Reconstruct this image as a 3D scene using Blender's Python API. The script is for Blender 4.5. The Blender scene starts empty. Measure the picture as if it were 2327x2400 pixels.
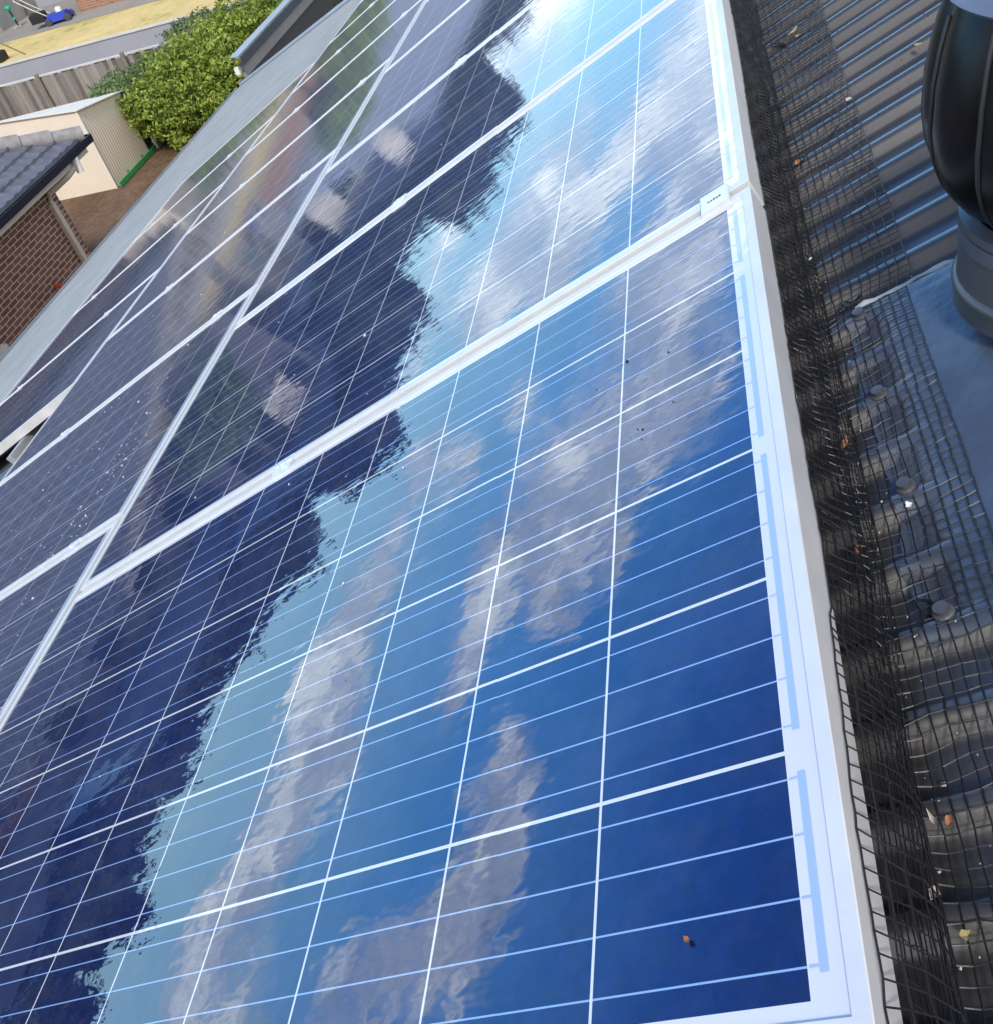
import bpy, math, random
import numpy as np
from mathutils import Vector, Matrix
R_ = math.radians
scene = bpy.context.scene
COL = scene.collection
PHI = R_(24)                       # roof pitch
CP, SP = math.cos(PHI), math.sin(PHI)
ZG, ZY = -5.8, -4.66               # ground beside the house, raised yard behind

# ------------------------------------------------------------------ camera
cam = bpy.data.objects.new("camera", bpy.data.cameras.new("camera"))
COL.objects.link(cam)
right = Vector((0.12389485, -0.96087235, -0.24773854))
down = Vector((-0.68894909, 0.09638262, -0.71837284))
fwd = Vector((0.7141423, 0.25968194, -0.65005082))
m = Matrix((right, -down, -fwd)).transposed().to_4x4()
m.translation = Vector((-0.20997646, 0.00528893, 0.57059291))
cam.matrix_world = m
cam.data.sensor_fit = 'HORIZONTAL'
cam.data.sensor_width = 36
cam.data.lens = 36 * 2233.5 / 2327
cam.data.shift_y = 16.3 / 2327
cam.data.clip_start = 0.02
cam.data.clip_end = 3000
scene.camera = cam

# ------------------------------------------------------------------ light, sky, exposure
SUN_AZ, SUN_EL = R_(190), R_(47)
EXPOSURE = 0.18
sun = bpy.data.objects.new("sun", bpy.data.lights.new("sun", 'SUN'))
COL.objects.link(sun)
sd = Vector((math.cos(SUN_EL) * math.cos(SUN_AZ), math.cos(SUN_EL) * math.sin(SUN_AZ), math.sin(SUN_EL)))
sun.rotation_euler = (-sd).to_track_quat('-Z', 'Y').to_euler()
sun.data.energy = 2.7
sun.data.angle = R_(9)
sun.data.color = (1.0, 0.95, 0.87)
scene.view_settings.view_transform = 'Standard'
scene.view_settings.look = 'None'
scene.view_settings.exposure = EXPOSURE
scene.view_settings.gamma = 1

world = bpy.data.worlds.new("World")
scene.world = world
world.use_nodes = True


class NT:
    """small helper to write node graphs"""
    def __init__(s, tree):
        s.t = tree
        s.n = tree.nodes
        s.l = tree.links

    def node(s, typ, **kw):
        nd = s.n.new(typ)
        for k, v in kw.items():
            setattr(nd, k, v)
        return nd

    def put(s, sock, v):
        if isinstance(v, bpy.types.NodeSocket):
            s.l.new(v, sock)
        elif v is not None:
            sock.default_value = v

    def math(s, op, a, b=None, c=None, clamp=False):
        nd = s.node('ShaderNodeMath', operation=op, use_clamp=clamp)
        s.put(nd.inputs[0], a)
        if b is not None:
            s.put(nd.inputs[1], b)
        if c is not None:
            s.put(nd.inputs[2], c)
        return nd.outputs[0]

    def mix(s, f, a, b):
        nd = s.node('ShaderNodeMix', data_type='RGBA')
        s.put(nd.inputs[0], f)
        s.put(nd.inputs[6], a if isinstance(a, bpy.types.NodeSocket) else (*a, 1) if len(a) == 3 else a)
        s.put(nd.inputs[7], b if isinstance(b, bpy.types.NodeSocket) else (*b, 1) if len(b) == 3 else b)
        return nd.outputs[2]

    def noise(s, vec, scale, detail=3, rough=0.55, dist=0.0):
        nd = s.node('ShaderNodeTexNoise')
        if vec is not None:
            s.l.new(vec, nd.inputs['Vector'])
        nd.inputs['Scale'].default_value = scale
        nd.inputs['Detail'].default_value = detail
        nd.inputs['Roughness'].default_value = rough
        nd.inputs['Distortion'].default_value = dist
        return nd

    def ramp(s, f, stops):
        nd = s.node('ShaderNodeValToRGB')
        s.l.new(f, nd.inputs[0])
        while len(nd.color_ramp.elements) < len(stops):
            nd.color_ramp.elements.new(0.5)
        for e, (p, c) in zip(nd.color_ramp.elements, stops):
            e.position = p
            e.color = (*c, 1) if len(c) == 3 else c
        return nd.outputs[0]

    def mapping(s, vec, scale=(1, 1, 1), loc=(0, 0, 0), rot=(0, 0, 0)):
        nd = s.node('ShaderNodeMapping')
        s.l.new(vec, nd.inputs[0])
        nd.inputs['Scale'].default_value = scale
        nd.inputs['Location'].default_value = loc
        nd.inputs['Rotation'].default_value = rot
        return nd.outputs[0]


SKY_STRENGTH = 0.12
w = NT(world.node_tree)
bg = w.n['Background']
sky = w.node('ShaderNodeTexSky', sky_type='NISHITA')
sky.sun_disc = False
sky.sun_elevation = SUN_EL
sky.sun_rotation = math.pi / 2 - SUN_AZ
sky.air_density = 1.0
sky.dust_density = 0.6
sky.ozone_density = 2.5
tc = w.node('ShaderNodeTexCoord')
sep = w.node('ShaderNodeSeparateXYZ')
w.l.new(tc.outputs['Generated'], sep.inputs[0])
az = w.math('MULTIPLY', w.math('ARCTAN2', sep.outputs[1], sep.outputs[0]), 57.2958)
el = w.math('MULTIPLY', w.math('ARCSINE', sep.outputs[2]), 57.2958)
comb = w.node('ShaderNodeCombineXYZ')
w.put(comb.inputs[0], w.math('MULTIPLY', az, 0.36))
w.put(comb.inputs[1], el)
n1 = w.noise(comb.outputs[0], 0.16, 4, 0.6)
n2 = w.noise(comb.outputs[0], 0.42, 8, 0.64, 0.3)
sepn = w.node('ShaderNodeSeparateColor')
w.l.new(n1.outputs['Color'], sepn.inputs[0])
azw = w.math('ADD', az, w.math('MULTIPLY', w.math('SUBTRACT', sepn.outputs[0], 0.5), 9.0))
elw = w.math('ADD', el, w.math('MULTIPLY', w.math('SUBTRACT', sepn.outputs[1], 0.5), 5.0))
# cloud banks: azimuth, elevation, half widths, density
CLOUDS = [(17, 3.2, 5, 1.5, .9), (24, 7.6, 6, 1.6, .95), (31, 8.6, 4, 1.2, .8), (22, 11, 6, 1.1, .75), (29, 11.2, 3, 1.0, .7),
          (12, 12.5, 5, 3.5, .7), (18, 14.2, 3.5, 2.6, .85), (22, 17.6, 3, 1.8, .7), (26.5, 16.6, 3.2, 2.4, .85),
          (31, 20.6, 4.5, 2.2, .9), (37, 17.2, 5, 2.4, .9), (43.5, 17.8, 4, 2.0, .8), (46, 20.8, 1.8, 1.2, .6), (40, 21.5, 2.5, 1.5, .6),
          (45, 14.3, 4.5, 1.1, .8), (53, 15.6, 4.5, 1.1, .85), (49, 8.6, 4.5, 1.5, .9), (57, 8.7, 5, 1.7, .9), (60, 10.8, 2.2, 1.1, .8),
          (55, 20.4, 2, 1.4, .5), (60, 20.6, 4, 1.3, .75), (64, 21.6, 3, 1.4, .7), (67.5, 20, 3, 2.0, .8), (70, 16.6, 3.5, 2.0, .7),
          (65, 9.2, 3.5, 1.6, .8), (71, 8.2, 4, 2.2, .85), (41, 10.6, 2, 1.0, .7), (36, 5.8, 5, .8, .45), (78, 12, 5, 3, .7),
          (35.5, 12.6, 2.0, .7, .5), (29, 4.0, 3, .9, .7), (42, 8.4, 2.2, .9, .6), (-12, 12, 10, 4, .7), (-40, 15, 12, 5, .7), (-90, 22, 25, 8, .7),
          (-140, 14, 20, 5, .7), (170, 20, 25, 7, .7), (120, 62, 22, 8, .5), (-30, 60, 30, 9, .5)]
dens = None
for (ca, ce, wa, we, k) in CLOUDS:
    a = w.math('DIVIDE', w.math('SUBTRACT', azw, ca), wa)
    e = w.math('DIVIDE', w.math('SUBTRACT', elw, ce), we)
    r2 = w.math('ADD', w.math('MULTIPLY', a, a), w.math('MULTIPLY', e, e))
    g = w.math('MULTIPLY', w.math('EXPONENT', w.math('MULTIPLY', r2, -0.8)), k)
    dens = g if dens is None else w.math('ADD', dens, g)
dens = w.math('MULTIPLY', dens, w.math('ADD', w.math('MULTIPLY', n2.outputs['Fac'], 2.7), -0.28))
mask = w.node('ShaderNodeMapRange', interpolation_type='SMOOTHSTEP')
w.l.new(dens, mask.inputs[0])
mask.inputs[1].default_value = 0.18
mask.inputs[2].default_value = 0.78
shade = w.ramp(n2.outputs['Fac'], [(0.30, (7.4, 9.6, 12.8)), (0.50, (12.2, 14.6, 17.2)), (0.66, (25, 27, 27))])
hz = w.node('ShaderNodeMapRange', interpolation_type='SMOOTHSTEP')   # humid summer air: the sky pales towards the horizon
w.l.new(el, hz.inputs[0])
hz.inputs[1].default_value = 52.0
hz.inputs[2].default_value = 18.0
hz.inputs[4].default_value = 0.85
low = w.ramp(w.math('DIVIDE', el, 45.0, clamp=True), [(0.0, (9.6, 15.4, 17.6)), (0.16, (7.0, 14.6, 20.0)), (0.40, (2.5, 10.2, 22.5)), (0.75, (0.8, 4.8, 16.5))])
base_sky = w.mix(hz.outputs[0], sky.outputs[0], low)
off = w.node('ShaderNodeMapRange', interpolation_type='SMOOTHSTEP')
w.l.new(w.math('ABSOLUTE', w.math('SUBTRACT', az, 45.0)), off.inputs[0])
off.inputs[1].default_value = 55.0
off.inputs[2].default_value = 95.0
elk = w.node('ShaderNodeMapRange', interpolation_type='SMOOTHSTEP')
w.l.new(el, elk.inputs[0])
elk.inputs[1].default_value = 75.0
elk.inputs[2].default_value = 35.0
ambient_veil = w.ramp(n1.outputs['Fac'], [(0.3, (6.3, 6.2, 6.6)), (0.7, (10.5, 10.0, 9.8))])  # added neutral cloud cover outside the mirrored sector, evens out the ambient light
base_sky = w.mix(w.math('MULTIPLY', w.math('MULTIPLY', off.outputs[0], elk.outputs[0]), 0.9), base_sky, ambient_veil)
skyc = w.mix(w.math('MULTIPLY', mask.outputs[0], 0.9), base_sky, shade)
w.l.new(skyc, bg.inputs[0])
bg.inputs[1].default_value = SKY_STRENGTH

# ------------------------------------------------------------------ helpers
rnd = random.Random(7)
MATS = {}


def mat(name, color=(0.5, 0.5, 0.5), rough=0.6, metal=0.0, var=0.0, vscale=8.0, bump=0.0, bscale=40.0, spec=0.5, coat=0.0):
    if name in MATS:
        return MATS[name]
    mt = bpy.data.materials.new(name)
    mt.use_nodes = True
    t = NT(mt.node_tree)
    b = t.n['Principled BSDF']
    b.inputs['Base Color'].default_value = (*color, 1)
    b.inputs['Roughness'].default_value = rough
    b.inputs['Metallic'].default_value = metal
    b.inputs['Specular IOR Level'].default_value = spec
    b.inputs['Coat Weight'].default_value = coat
    tco = t.node('ShaderNodeTexCoord')
    if var > 0:
        nz = t.noise(tco.outputs['Object'], vscale, 5, 0.6)
        lo = tuple(c * (1 - var) for c in color)
        hi = tuple(min(1, c * (1 + var)) for c in color)
        t.l.new(t.ramp(nz.outputs['Fac'], [(0.3, lo), (0.7, hi)]), b.inputs['Base Color'])
    if bump > 0:
        nz2 = t.noise(tco.outputs['Object'], bscale, 4, 0.6)
        bp = t.node('ShaderNodeBump')
        bp.inputs['Strength'].default_value = bump
        bp.inputs['Distance'].default_value = 0.01
        t.l.new(nz2.outputs['Fac'], bp.inputs['Height'])
        t.l.new(bp.outputs[0], b.inputs['Normal'])
    MATS[name] = mt
    return mt


class MB:
    """collects vertices and faces and links them as ONE mesh object"""
    def __init__(s):
        s.v, s.f = [], []

    def add(s, vs, fs):
        o = len(s.v)
        s.v.extend([tuple(p) for p in vs])
        s.f.extend([tuple(i + o for i in q) for q in fs])
        return s

    def box(s, x0, x1, y0, y1, z0, z1, bev=0.0):
        if bev <= 0:
            vs = [(x0, y0, z0), (x1, y0, z0), (x1, y1, z0), (x0, y1, z0), (x0, y0, z1), (x1, y0, z1), (x1, y1, z1), (x0, y1, z1)]
            return s.add(vs, [(0, 3, 2, 1), (4, 5, 6, 7), (0, 1, 5, 4), (1, 2, 6, 5), (2, 3, 7, 6), (3, 0, 4, 7)])
        b = bev
        vs = [(x0, y0, z0), (x1, y0, z0), (x1, y1, z0), (x0, y1, z0), (x0, y0, z1 - b), (x1, y0, z1 - b), (x1, y1, z1 - b), (x0, y1, z1 - b),
              (x0 + b, y0 + b, z1), (x1 - b, y0 + b, z1), (x1 - b, y1 - b, z1), (x0 + b, y1 - b, z1)]
        return s.add(vs, [(0, 3, 2, 1), (0, 1, 5, 4), (1, 2, 6, 5), (2, 3, 7, 6), (3, 0, 4, 7), (4, 5, 9, 8), (5, 6, 10, 9), (6, 7, 11, 10), (7, 4, 8, 11), (8, 9, 10, 11)])

    def tube(s, pts, r, n=6, cap=True):
        pts = [Vector(p) for p in pts]
        vs, fs = [], []
        for i, p in enumerate(pts):
            d = (pts[min(i + 1, len(pts) - 1)] - pts[max(i - 1, 0)])
            d = d.normalized() if d.length > 1e-9 else Vector((0, 0, 1))
            u = d.cross(Vector((1, 0, 0)) if abs(d.z) > 0.7 else Vector((0, 0, 1)))
            if u.length < 1e-3:
                u = d.cross(Vector((0, 1, 0)))
            u.normalize()
            q = d.cross(u)
            rr = r[i] if isinstance(r, (list, tuple)) else r
            for k in range(n):
                a = 2 * math.pi * k / n
                vs.append(p + u * (rr * math.cos(a)) + q * (rr * math.sin(a)))
        for i in range(len(pts) - 1):
            for k in range(n):
                fs.append((i * n + k, i * n + (k + 1) % n, (i + 1) * n + (k + 1) % n, (i + 1) * n + k))
        if cap:
            fs.append(tuple(range(n - 1, -1, -1)))
            fs.append(tuple((len(pts) - 1) * n + k for k in range(n)))
        return s.add(vs, fs)

    def lathe(s, prof, n=40, c=(0, 0, 0), a0=0.0, a1=2 * math.pi):
        full = abs(a1 - a0 - 2 * math.pi) < 1e-6
        nn = n if full else n + 1
        vs, fs = [], []
        for (r, z) in prof:
            for k in range(nn):
                a = a0 + (a1 - a0) * k / n
                vs.append((c[0] + r * math.cos(a), c[1] + r * math.sin(a), c[2] + z))
        for i in range(len(prof) - 1):
            for k in range(n):
                k2 = (k + 1) % nn
                fs.append((i * nn + k, i * nn + k2, (i + 1) * nn + k2, (i + 1) * nn + k))
        return s.add(vs, fs)

    def prism(s, poly, ax, lo, hi):
        """poly in the two axes other than ax, extruded along ax"""
        def P(a, b, c):
            return (c, a, b) if ax == 0 else (a, c, b) if ax == 1 else (a, b, c)
        n = len(poly)
        vs = [P(a, b, lo) for a, b in poly] + [P(a, b, hi) for a, b in poly]
        fs = [tuple(range(n)), tuple(range(2 * n - 1, n - 1, -1))] + [(i, i + n, (i + 1) % n + n, (i + 1) % n) for i in range(n)]
        return s.add(vs, fs)

    def grid(s, P, nu, nv):
        """P: list rows of points nv x nu"""
        fs = [(j * nu + i, j * nu + i + 1, (j + 1) * nu + i + 1, (j + 1) * nu + i) for j in range(nv - 1) for i in range(nu - 1)]
        return s.add(P, fs)

    def mesh(s, name):
        me = bpy.data.meshes.new(name)
        me.from_pydata(s.v, [], s.f)
        me.update()
        return me

    def build(s, name, material, parent=None, smooth=False, loc=None, fix=True):
        me = s.mesh(name)
        if fix:
            import bmesh
            bm = bmesh.new()
            bm.from_mesh(me)
            bmesh.ops.recalc_face_normals(bm, faces=bm.faces)
            bm.to_mesh(me)
            bm.free()
        me.materials.append(material)
        if smooth:
            me.polygons.foreach_set('use_smooth', [True] * len(me.polygons))
            me.set_sharp_from_angle(angle=R_(38))
        o = bpy.data.objects.new(name, me)
        COL.objects.link(o)
        if parent is not None:
            o.parent = parent
        if loc:
            o.location = loc
        return o


def tag(o, label, cat, group=None, kind=None):
    o['label'] = label
    o['category'] = cat
    if group:
        o['group'] = group
    if kind:
        o['kind'] = kind
    return o


def structure(o):
    o['kind'] = 'structure'
    return o


def stuff(o, label, cat):
    return tag(o, label, cat, kind='stuff')


def empty(name, loc=(0, 0, 0), rot=(0, 0, 0)):
    o = bpy.data.objects.new(name, None)
    o.empty_display_size = 0.1
    o.location = loc
    o.rotation_euler = rot
    COL.objects.link(o)
    return o


def roof(x, d, n):
    return Vector((x, d * CP + n * SP, -d * SP + n * CP))


def on_roof(name, x, d, n, yaw=0.0):
    o = empty(name, roof(x, d, n))
    o.rotation_mode = 'XYZ'
    o.rotation_euler = (Matrix.Rotation(-PHI, 3, 'X') @ Matrix.Rotation(yaw, 3, 'Z')).to_euler()
    return o


def place_on_roof(o, x, d, n, yaw=0.0):
    o.location = roof(x, d, n)
    o.rotation_euler = (Matrix.Rotation(-PHI, 3, 'X') @ Matrix.Rotation(yaw, 3, 'Z')).to_euler()
    return o


def copy_tree(o, parent=None):
    c = o.copy()
    COL.objects.link(c)
    c.parent = parent
    for ch in o.children:
        copy_tree(ch, c)
    return c


# ------------------------------------------------------------------ materials
def panel_glass(name, film):
    mt = bpy.data.materials.new(name)
    mt.use_nodes = True
    t = NT(mt.node_tree)
    b = t.n['Principled BSDF']
    tco = t.node('ShaderNodeTexCoord')
    sp = t.node('ShaderNodeSeparateXYZ')
    t.l.new(tco.outputs['Object'], sp.inputs[0])
    x, y = sp.outputs[0], sp.outputs[1]
    PX, PY = 0.1585, 0.14784
    u = t.math('DIVIDE', x, PX)
    v = t.math('DIVIDE', y, PY)
    fu, fv = t.math('FRACT', u), t.math('FRACT', v)
    du = t.math('MULTIPLY', t.math('SUBTRACT', 0.5, t.math('ABSOLUTE', t.math('SUBTRACT', fu, 0.5))), PX)
    dv = t.math('MULTIPLY', t.math('SUBTRACT', 0.5, t.math('ABSOLUTE', t.math('SUBTRACT', fv, 0.5))), PY)
    fb = t.math('FRACT', t.math('MULTIPLY', u, 4.0))
    db = t.math('MULTIPLY', t.math('ABSOLUTE', t.math('SUBTRACT', fb, 0.5)), PX / 4)
    gap = t.math('MAXIMUM', t.math('LESS_THAN', du, 0.0016), t.math('LESS_THAN', dv, 0.0011))
    outx = t.math('MAXIMUM', t.math('LESS_THAN', x, 0.0), t.math('GREATER_THAN', x, 0.951))
    outy = t.math('MAXIMUM', t.math('LESS_THAN', y, 0.0), t.math('GREATER_THAN', y, 1.4784))
    gap = t.math('MAXIMUM', gap, t.math('MAXIMUM', outx, outy))
    bus = t.math('LESS_THAN', db, 0.00068)
    # crystal grains and cell-to-cell tint
    vor = t.node('ShaderNodeTexVoronoi', feature='F1')
    t.l.new(tco.outputs['Object'], vor.inputs['Vector'])
    vor.inputs['Scale'].default_value = 85
    cv = t.node('ShaderNodeSeparateColor')
    t.l.new(vor.outputs['Color'], cv.inputs[0])
    wn = t.node('ShaderNodeTexWhiteNoise', noise_dimensions='2D')
    cb = t.node('ShaderNodeCombineXYZ')
    t.put(cb.inputs[0], t.math('FLOOR', u))
    t.put(cb.inputs[1], t.math('FLOOR', v))
    t.l.new(cb.outputs[0], wn.inputs['Vector'])
    grain = t.math('ADD', t.math('MULTIPLY', cv.outputs[0], 0.55), t.math('MULTIPLY', wn.outputs['Value'], 0.45))
    cell = t.mix(grain, (0.0008, 0.0060, 0.050), (0.0026, 0.0145, 0.100))
    c1 = t.mix(bus, cell, (0.26, 0.40, 0.68))
    c2 = t.mix(gap, c1, (0.66, 0.67, 0.69))
    # thin film of dust, in drifts
    dn = t.noise(tco.outputs['Object'], 5.0, 6, 0.7)
    dust = t.ramp(dn.outputs['Fac'], [(0.42, (0, 0, 0)), (0.85, (0.13, 0.13, 0.13))])
    c3 = t.mix(dust, c2, (0.42, 0.42, 0.44))
    t.l.new(c3, b.inputs['Base Color'])
    b.inputs['Roughness'].default_value = 0.42
    b.inputs['Specular IOR Level'].default_value = 0.0
    t.put(b.inputs['Metallic'], t.math('MULTIPLY', t.math('SUBTRACT', 1.0, t.math('MAXIMUM', gap, bus)), 0.55))
    b.inputs['Coat Weight'].default_value = 1.0
    b.inputs['Coat IOR'].default_value = 1.85
    b.inputs['Coat Roughness'].default_value = 0.012
    # rolled glass: faint waves, so mirrored outlines break into ripples
    mp = t.mapping(tco.outputs['Object'], scale=(1.0, 0.55, 1.0))
    w1 = t.noise(mp, 44.0, 2, 0.45)
    w2 = t.noise(tco.outputs['Object'], 9.0, 2, 0.5)
    hgt = t.math('ADD', t.math('MULTIPLY', w1.outputs['Fac'], 0.00021), t.math('MULTIPLY', w2.outputs['Fac'], 0.0003))
    bp = t.node('ShaderNodeBump')
    bp.inputs['Strength'].default_value = 1.0
    bp.inputs['Distance'].default_value = 1.0
    t.l.new(hgt, bp.inputs['Height'])
    t.l.new(bp.outputs[0], b.inputs['Coat Normal'])
    if film > 0:                                         # dry dust lying on the glass, in run-off streaks on the cleaner panels
        b.inputs['Coat Roughness'].default_value = 0.045 if film > 0.1 else 0.014
        df = t.node('ShaderNodeBsdfDiffuse')
        df.inputs['Color'].default_value = (0.155, 0.165, 0.20, 1)
        mx = t.node('ShaderNodeMixShader')
        st = t.noise(t.mapping(tco.outputs['Object'], scale=(14, 1.1, 1)), 2.2, 6, 0.65)
        stf = t.node('ShaderNodeMapRange')
        t.l.new(t.math('ADD', t.math('MULTIPLY', st.outputs['Fac'], 0.6), t.math('MULTIPLY', dn.outputs['Fac'], 0.4)), stf.inputs[0])
        stf.inputs[1].default_value = 0.45
        stf.inputs[2].default_value = 0.72
        base_f = film * 0.55 if film > 0.1 else 0.0
        t.put(mx.inputs[0], t.math('ADD', base_f, t.math('MULTIPLY', stf.outputs[0], film)))
        t.l.new(b.outputs[0], mx.inputs[1])
        t.l.new(df.outputs[0], mx.inputs[2])
        t.l.new(mx.outputs[0], t.n['Material Output'].inputs['Surface'])
    return mt


M_GLASS = panel_glass("solar_cells_under_glass", 0.022)
M_GLASS_D = panel_glass("dusty_solar_cells_under_glass", 0.26)
M_RIBBON = mat("tinned_ribbon", (0.34, 0.47, 0.72), 0.35, 0.0, coat=1.0)
M_ALU = mat("anodised_aluminium", (0.71, 0.705, 0.695), 0.42, 0.2, var=0.07, vscale=14, bump=0.04, bscale=200)
M_CLAMP = mat("clamp_aluminium", (0.74, 0.77, 0.82), 0.34, 0.4, var=0.05, vscale=60)
M_INK = mat("dark_print", (0.03, 0.03, 0.04), 0.6)
M_BLACK = mat("black_rubber", (0.012, 0.012, 0.013), 0.5)
M_WIRE = mat("black_pvc_wire", (0.012, 0.013, 0.018), 0.38, bump=0.1, bscale=900)
M_RAIL = mat("mill_aluminium_rail", (0.62, 0.64, 0.66), 0.4, 0.6, var=0.08, vscale=20)


def roof_metal():
    mt = bpy.data.materials.new("painted_corrugated_steel")
    mt.use_nodes = True
    t = NT(mt.node_tree)
    b = t.n['Principled BSDF']
    tco = t.node('ShaderNodeTexCoord')
    n1 = t.noise(tco.outputs['Object'], 6.0, 6, 0.7)
    n2 = t.noise(tco.outputs['Object'], 160.0, 3, 0.7)
    base = t.ramp(n1.outputs['Fac'], [(0.3, (0.021, 0.018, 0.017)), (0.7, (0.048, 0.042, 0.037))])
    specks = t.ramp(n2.outputs['Fac'], [(0.66, (0, 0, 0)), (0.74, (1, 1, 1))])
    c = t.mix(t.math('MULTIPLY', specks, 0.55), base, (0.05, 0.045, 0.04))
    # lichen and grime: dark spatters of their own shape
    v = t.node('ShaderNodeTexVoronoi', feature='F1')
    t.l.new(tco.outputs['Object'], v.inputs['Vector'])
    v.inputs['Scale'].default_value = 38
    dots = t.math('MULTIPLY', t.math('LESS_THAN', v.outputs['Distance'], 0.13), t.math('GREATER_THAN', n1.outputs['Fac'], 0.52))
    c = t.mix(t.math('MULTIPLY', dots, 0.6), c, (0.04, 0.04, 0.038))
    t.l.new(c, b.inputs['Base Color'])
    b.inputs['Metallic'].default_value = 0.0
    b.inputs['Roughness'].default_value = 0.46
    b.inputs['Specular IOR Level'].default_value = 0.9
    b.inputs['Coat Weight'].default_value = 0.7
    b.inputs['Coat IOR'].default_value = 1.6
    b.inputs['Coat Roughness'].default_value = 0.4
    bp = t.node('ShaderNodeBump')
    bp.inputs['Strength'].default_value = 0.12
    bp.inputs['Distance'].default_value = 0.002
    t.l.new(n2.outputs['Fac'], bp.inputs['Height'])
    t.l.new(bp.outputs[0], b.inputs['Normal'])
    return mt


M_ROOF = roof_metal()
M_FLASH = mat("blue_grey_flashing", (0.066, 0.079, 0.105), 0.30, 0.2, var=0.3, vscale=9, bump=0.25, bscale=14)
M_NECK = mat("grey_vent_steel", (0.080, 0.085, 0.092), 0.40, 0.25, var=0.12, vscale=14)
M_VANE = mat("black_vane_steel", (0.005, 0.005, 0.006), 0.3, 0.0, spec=0.3)
M_LIP = mat("grey_vane_edge", (0.022, 0.022, 0.023), 0.42, 0.0)  # slightly paler than the vane body
M_CAP = mat("blue_grey_vent_cap", (0.15, 0.175, 0.23), 0.5, 0.2, var=0.1, vscale=20)
M_GUTTER = mat("pale_grey_gutter", (0.36, 0.40, 0.44), 0.4, 0.1, var=0.08, vscale=3)


def brick_mat(name, c1, c2, mortar, sc=1.0, bw=0.23, bh=0.076):
    mt = bpy.data.materials.new(name)
    mt.use_nodes = True
    t = NT(mt.node_tree)
    b = t.n['Principled BSDF']
    tco = t.node('ShaderNodeTexCoord')
    sp = t.node('ShaderNodeSeparateXYZ')
    t.l.new(tco.outputs['Object'], sp.inputs[0])
    cb = t.node('ShaderNodeCombineXYZ')
    t.put(cb.inputs[0], t.math('ADD', sp.outputs[0], sp.outputs[1]))
    t.put(cb.inputs[1], sp.outputs[2])
    br = t.node('ShaderNodeTexBrick')
    t.l.new(cb.outputs[0], br.inputs['Vector'])
    br.inputs['Color1'].default_value = (*c1, 1)
    br.inputs['Color2'].default_value = (*c2, 1)
    br.inputs['Mortar'].default_value = (*mortar, 1)
    br.inputs['Scale'].default_value = 1.0 / sc
    br.inputs['Brick Width'].default_value = bw
    br.inputs['Row Height'].default_value = bh
    br.inputs['Mortar Size'].default_value = 0.007
    br.inputs['Mortar Smooth'].default_value = 0.1
    nz = t.noise(tco.outputs['Object'], 3.0, 5, 0.65)
    c = t.mix(t.math('MULTIPLY', nz.outputs['Fac'], 0.35), br.outputs['Color'], (0.05, 0.03, 0.022))
    t.l.new(c, b.inputs['Base Color'])
    b.inputs['Roughness'].default_value = 0.85
    bp = t.node('ShaderNodeBump')
    bp.inputs['Strength'].default_value = 0.5
    bp.inputs['Distance'].default_value = 0.008
    t.l.new(t.math('SUBTRACT', 1.0, br.outputs['Fac']), bp.inputs['Height'])
    t.l.new(bp.outputs[0], b.inputs['Normal'])
    return mt


M_BRICK = brick_mat("brown_brick", (0.30, 0.135, 0.085), (0.19, 0.09, 0.06), (0.78, 0.66, 0.55))
M_BRICK2 = brick_mat("tan_brick", (0.42, 0.21, 0.12), (0.33, 0.16, 0.10), (0.55, 0.42, 0.33))
M_TILE = mat("blue_grey_roof_tile", (0.125, 0.13, 0.16), 0.6, var=0.22, vscale=6, bump=0.1, bscale=60)
M_RIDGE = mat("weathered_ridge_cap", (0.27, 0.26, 0.26), 0.75, var=0.2, vscale=8)
M_NAVY = mat("navy_gutter", (0.016, 0.022, 0.04), 0.35)
M_CREAM = mat("cream_paint", (0.66, 0.58, 0.46), 0.6, var=0.06, vscale=2)
M_WHITE = mat("white_pvc", (0.78, 0.77, 0.72), 0.45)
M_SHED = mat("cream_shed_steel", (0.83, 0.72, 0.58), 0.55, var=0.05, vscale=1.5)
M_SHEDR = mat("pale_shed_roof", (0.80, 0.76, 0.66), 0.5, var=0.05, vscale=2)
M_GREEN = mat("green_plastic", (0.03, 0.36, 0.10), 0.5, var=0.15, vscale=5)
M_TEAL = mat("teal_plastic", (0.02, 0.38, 0.25), 0.4)
M_ORANGE = mat("orange_plastic", (0.75, 0.10, 0.03), 0.45)
M_CONC = mat("grey_concrete", (0.32, 0.31, 0.29), 0.85, var=0.15, vscale=1.2, bump=0.2, bscale=12)
M_CONC2 = mat("blue_grey_rendered_wall", (0.34, 0.35, 0.40), 0.8, var=0.06, vscale=0.8)
M_COPING = mat("pale_coping", (0.60, 0.58, 0.54), 0.8, var=0.1, vscale=3)
M_TIMB = mat("rough_timber", (0.20, 0.17, 0.14), 0.9, var=0.3, vscale=4)


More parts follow.
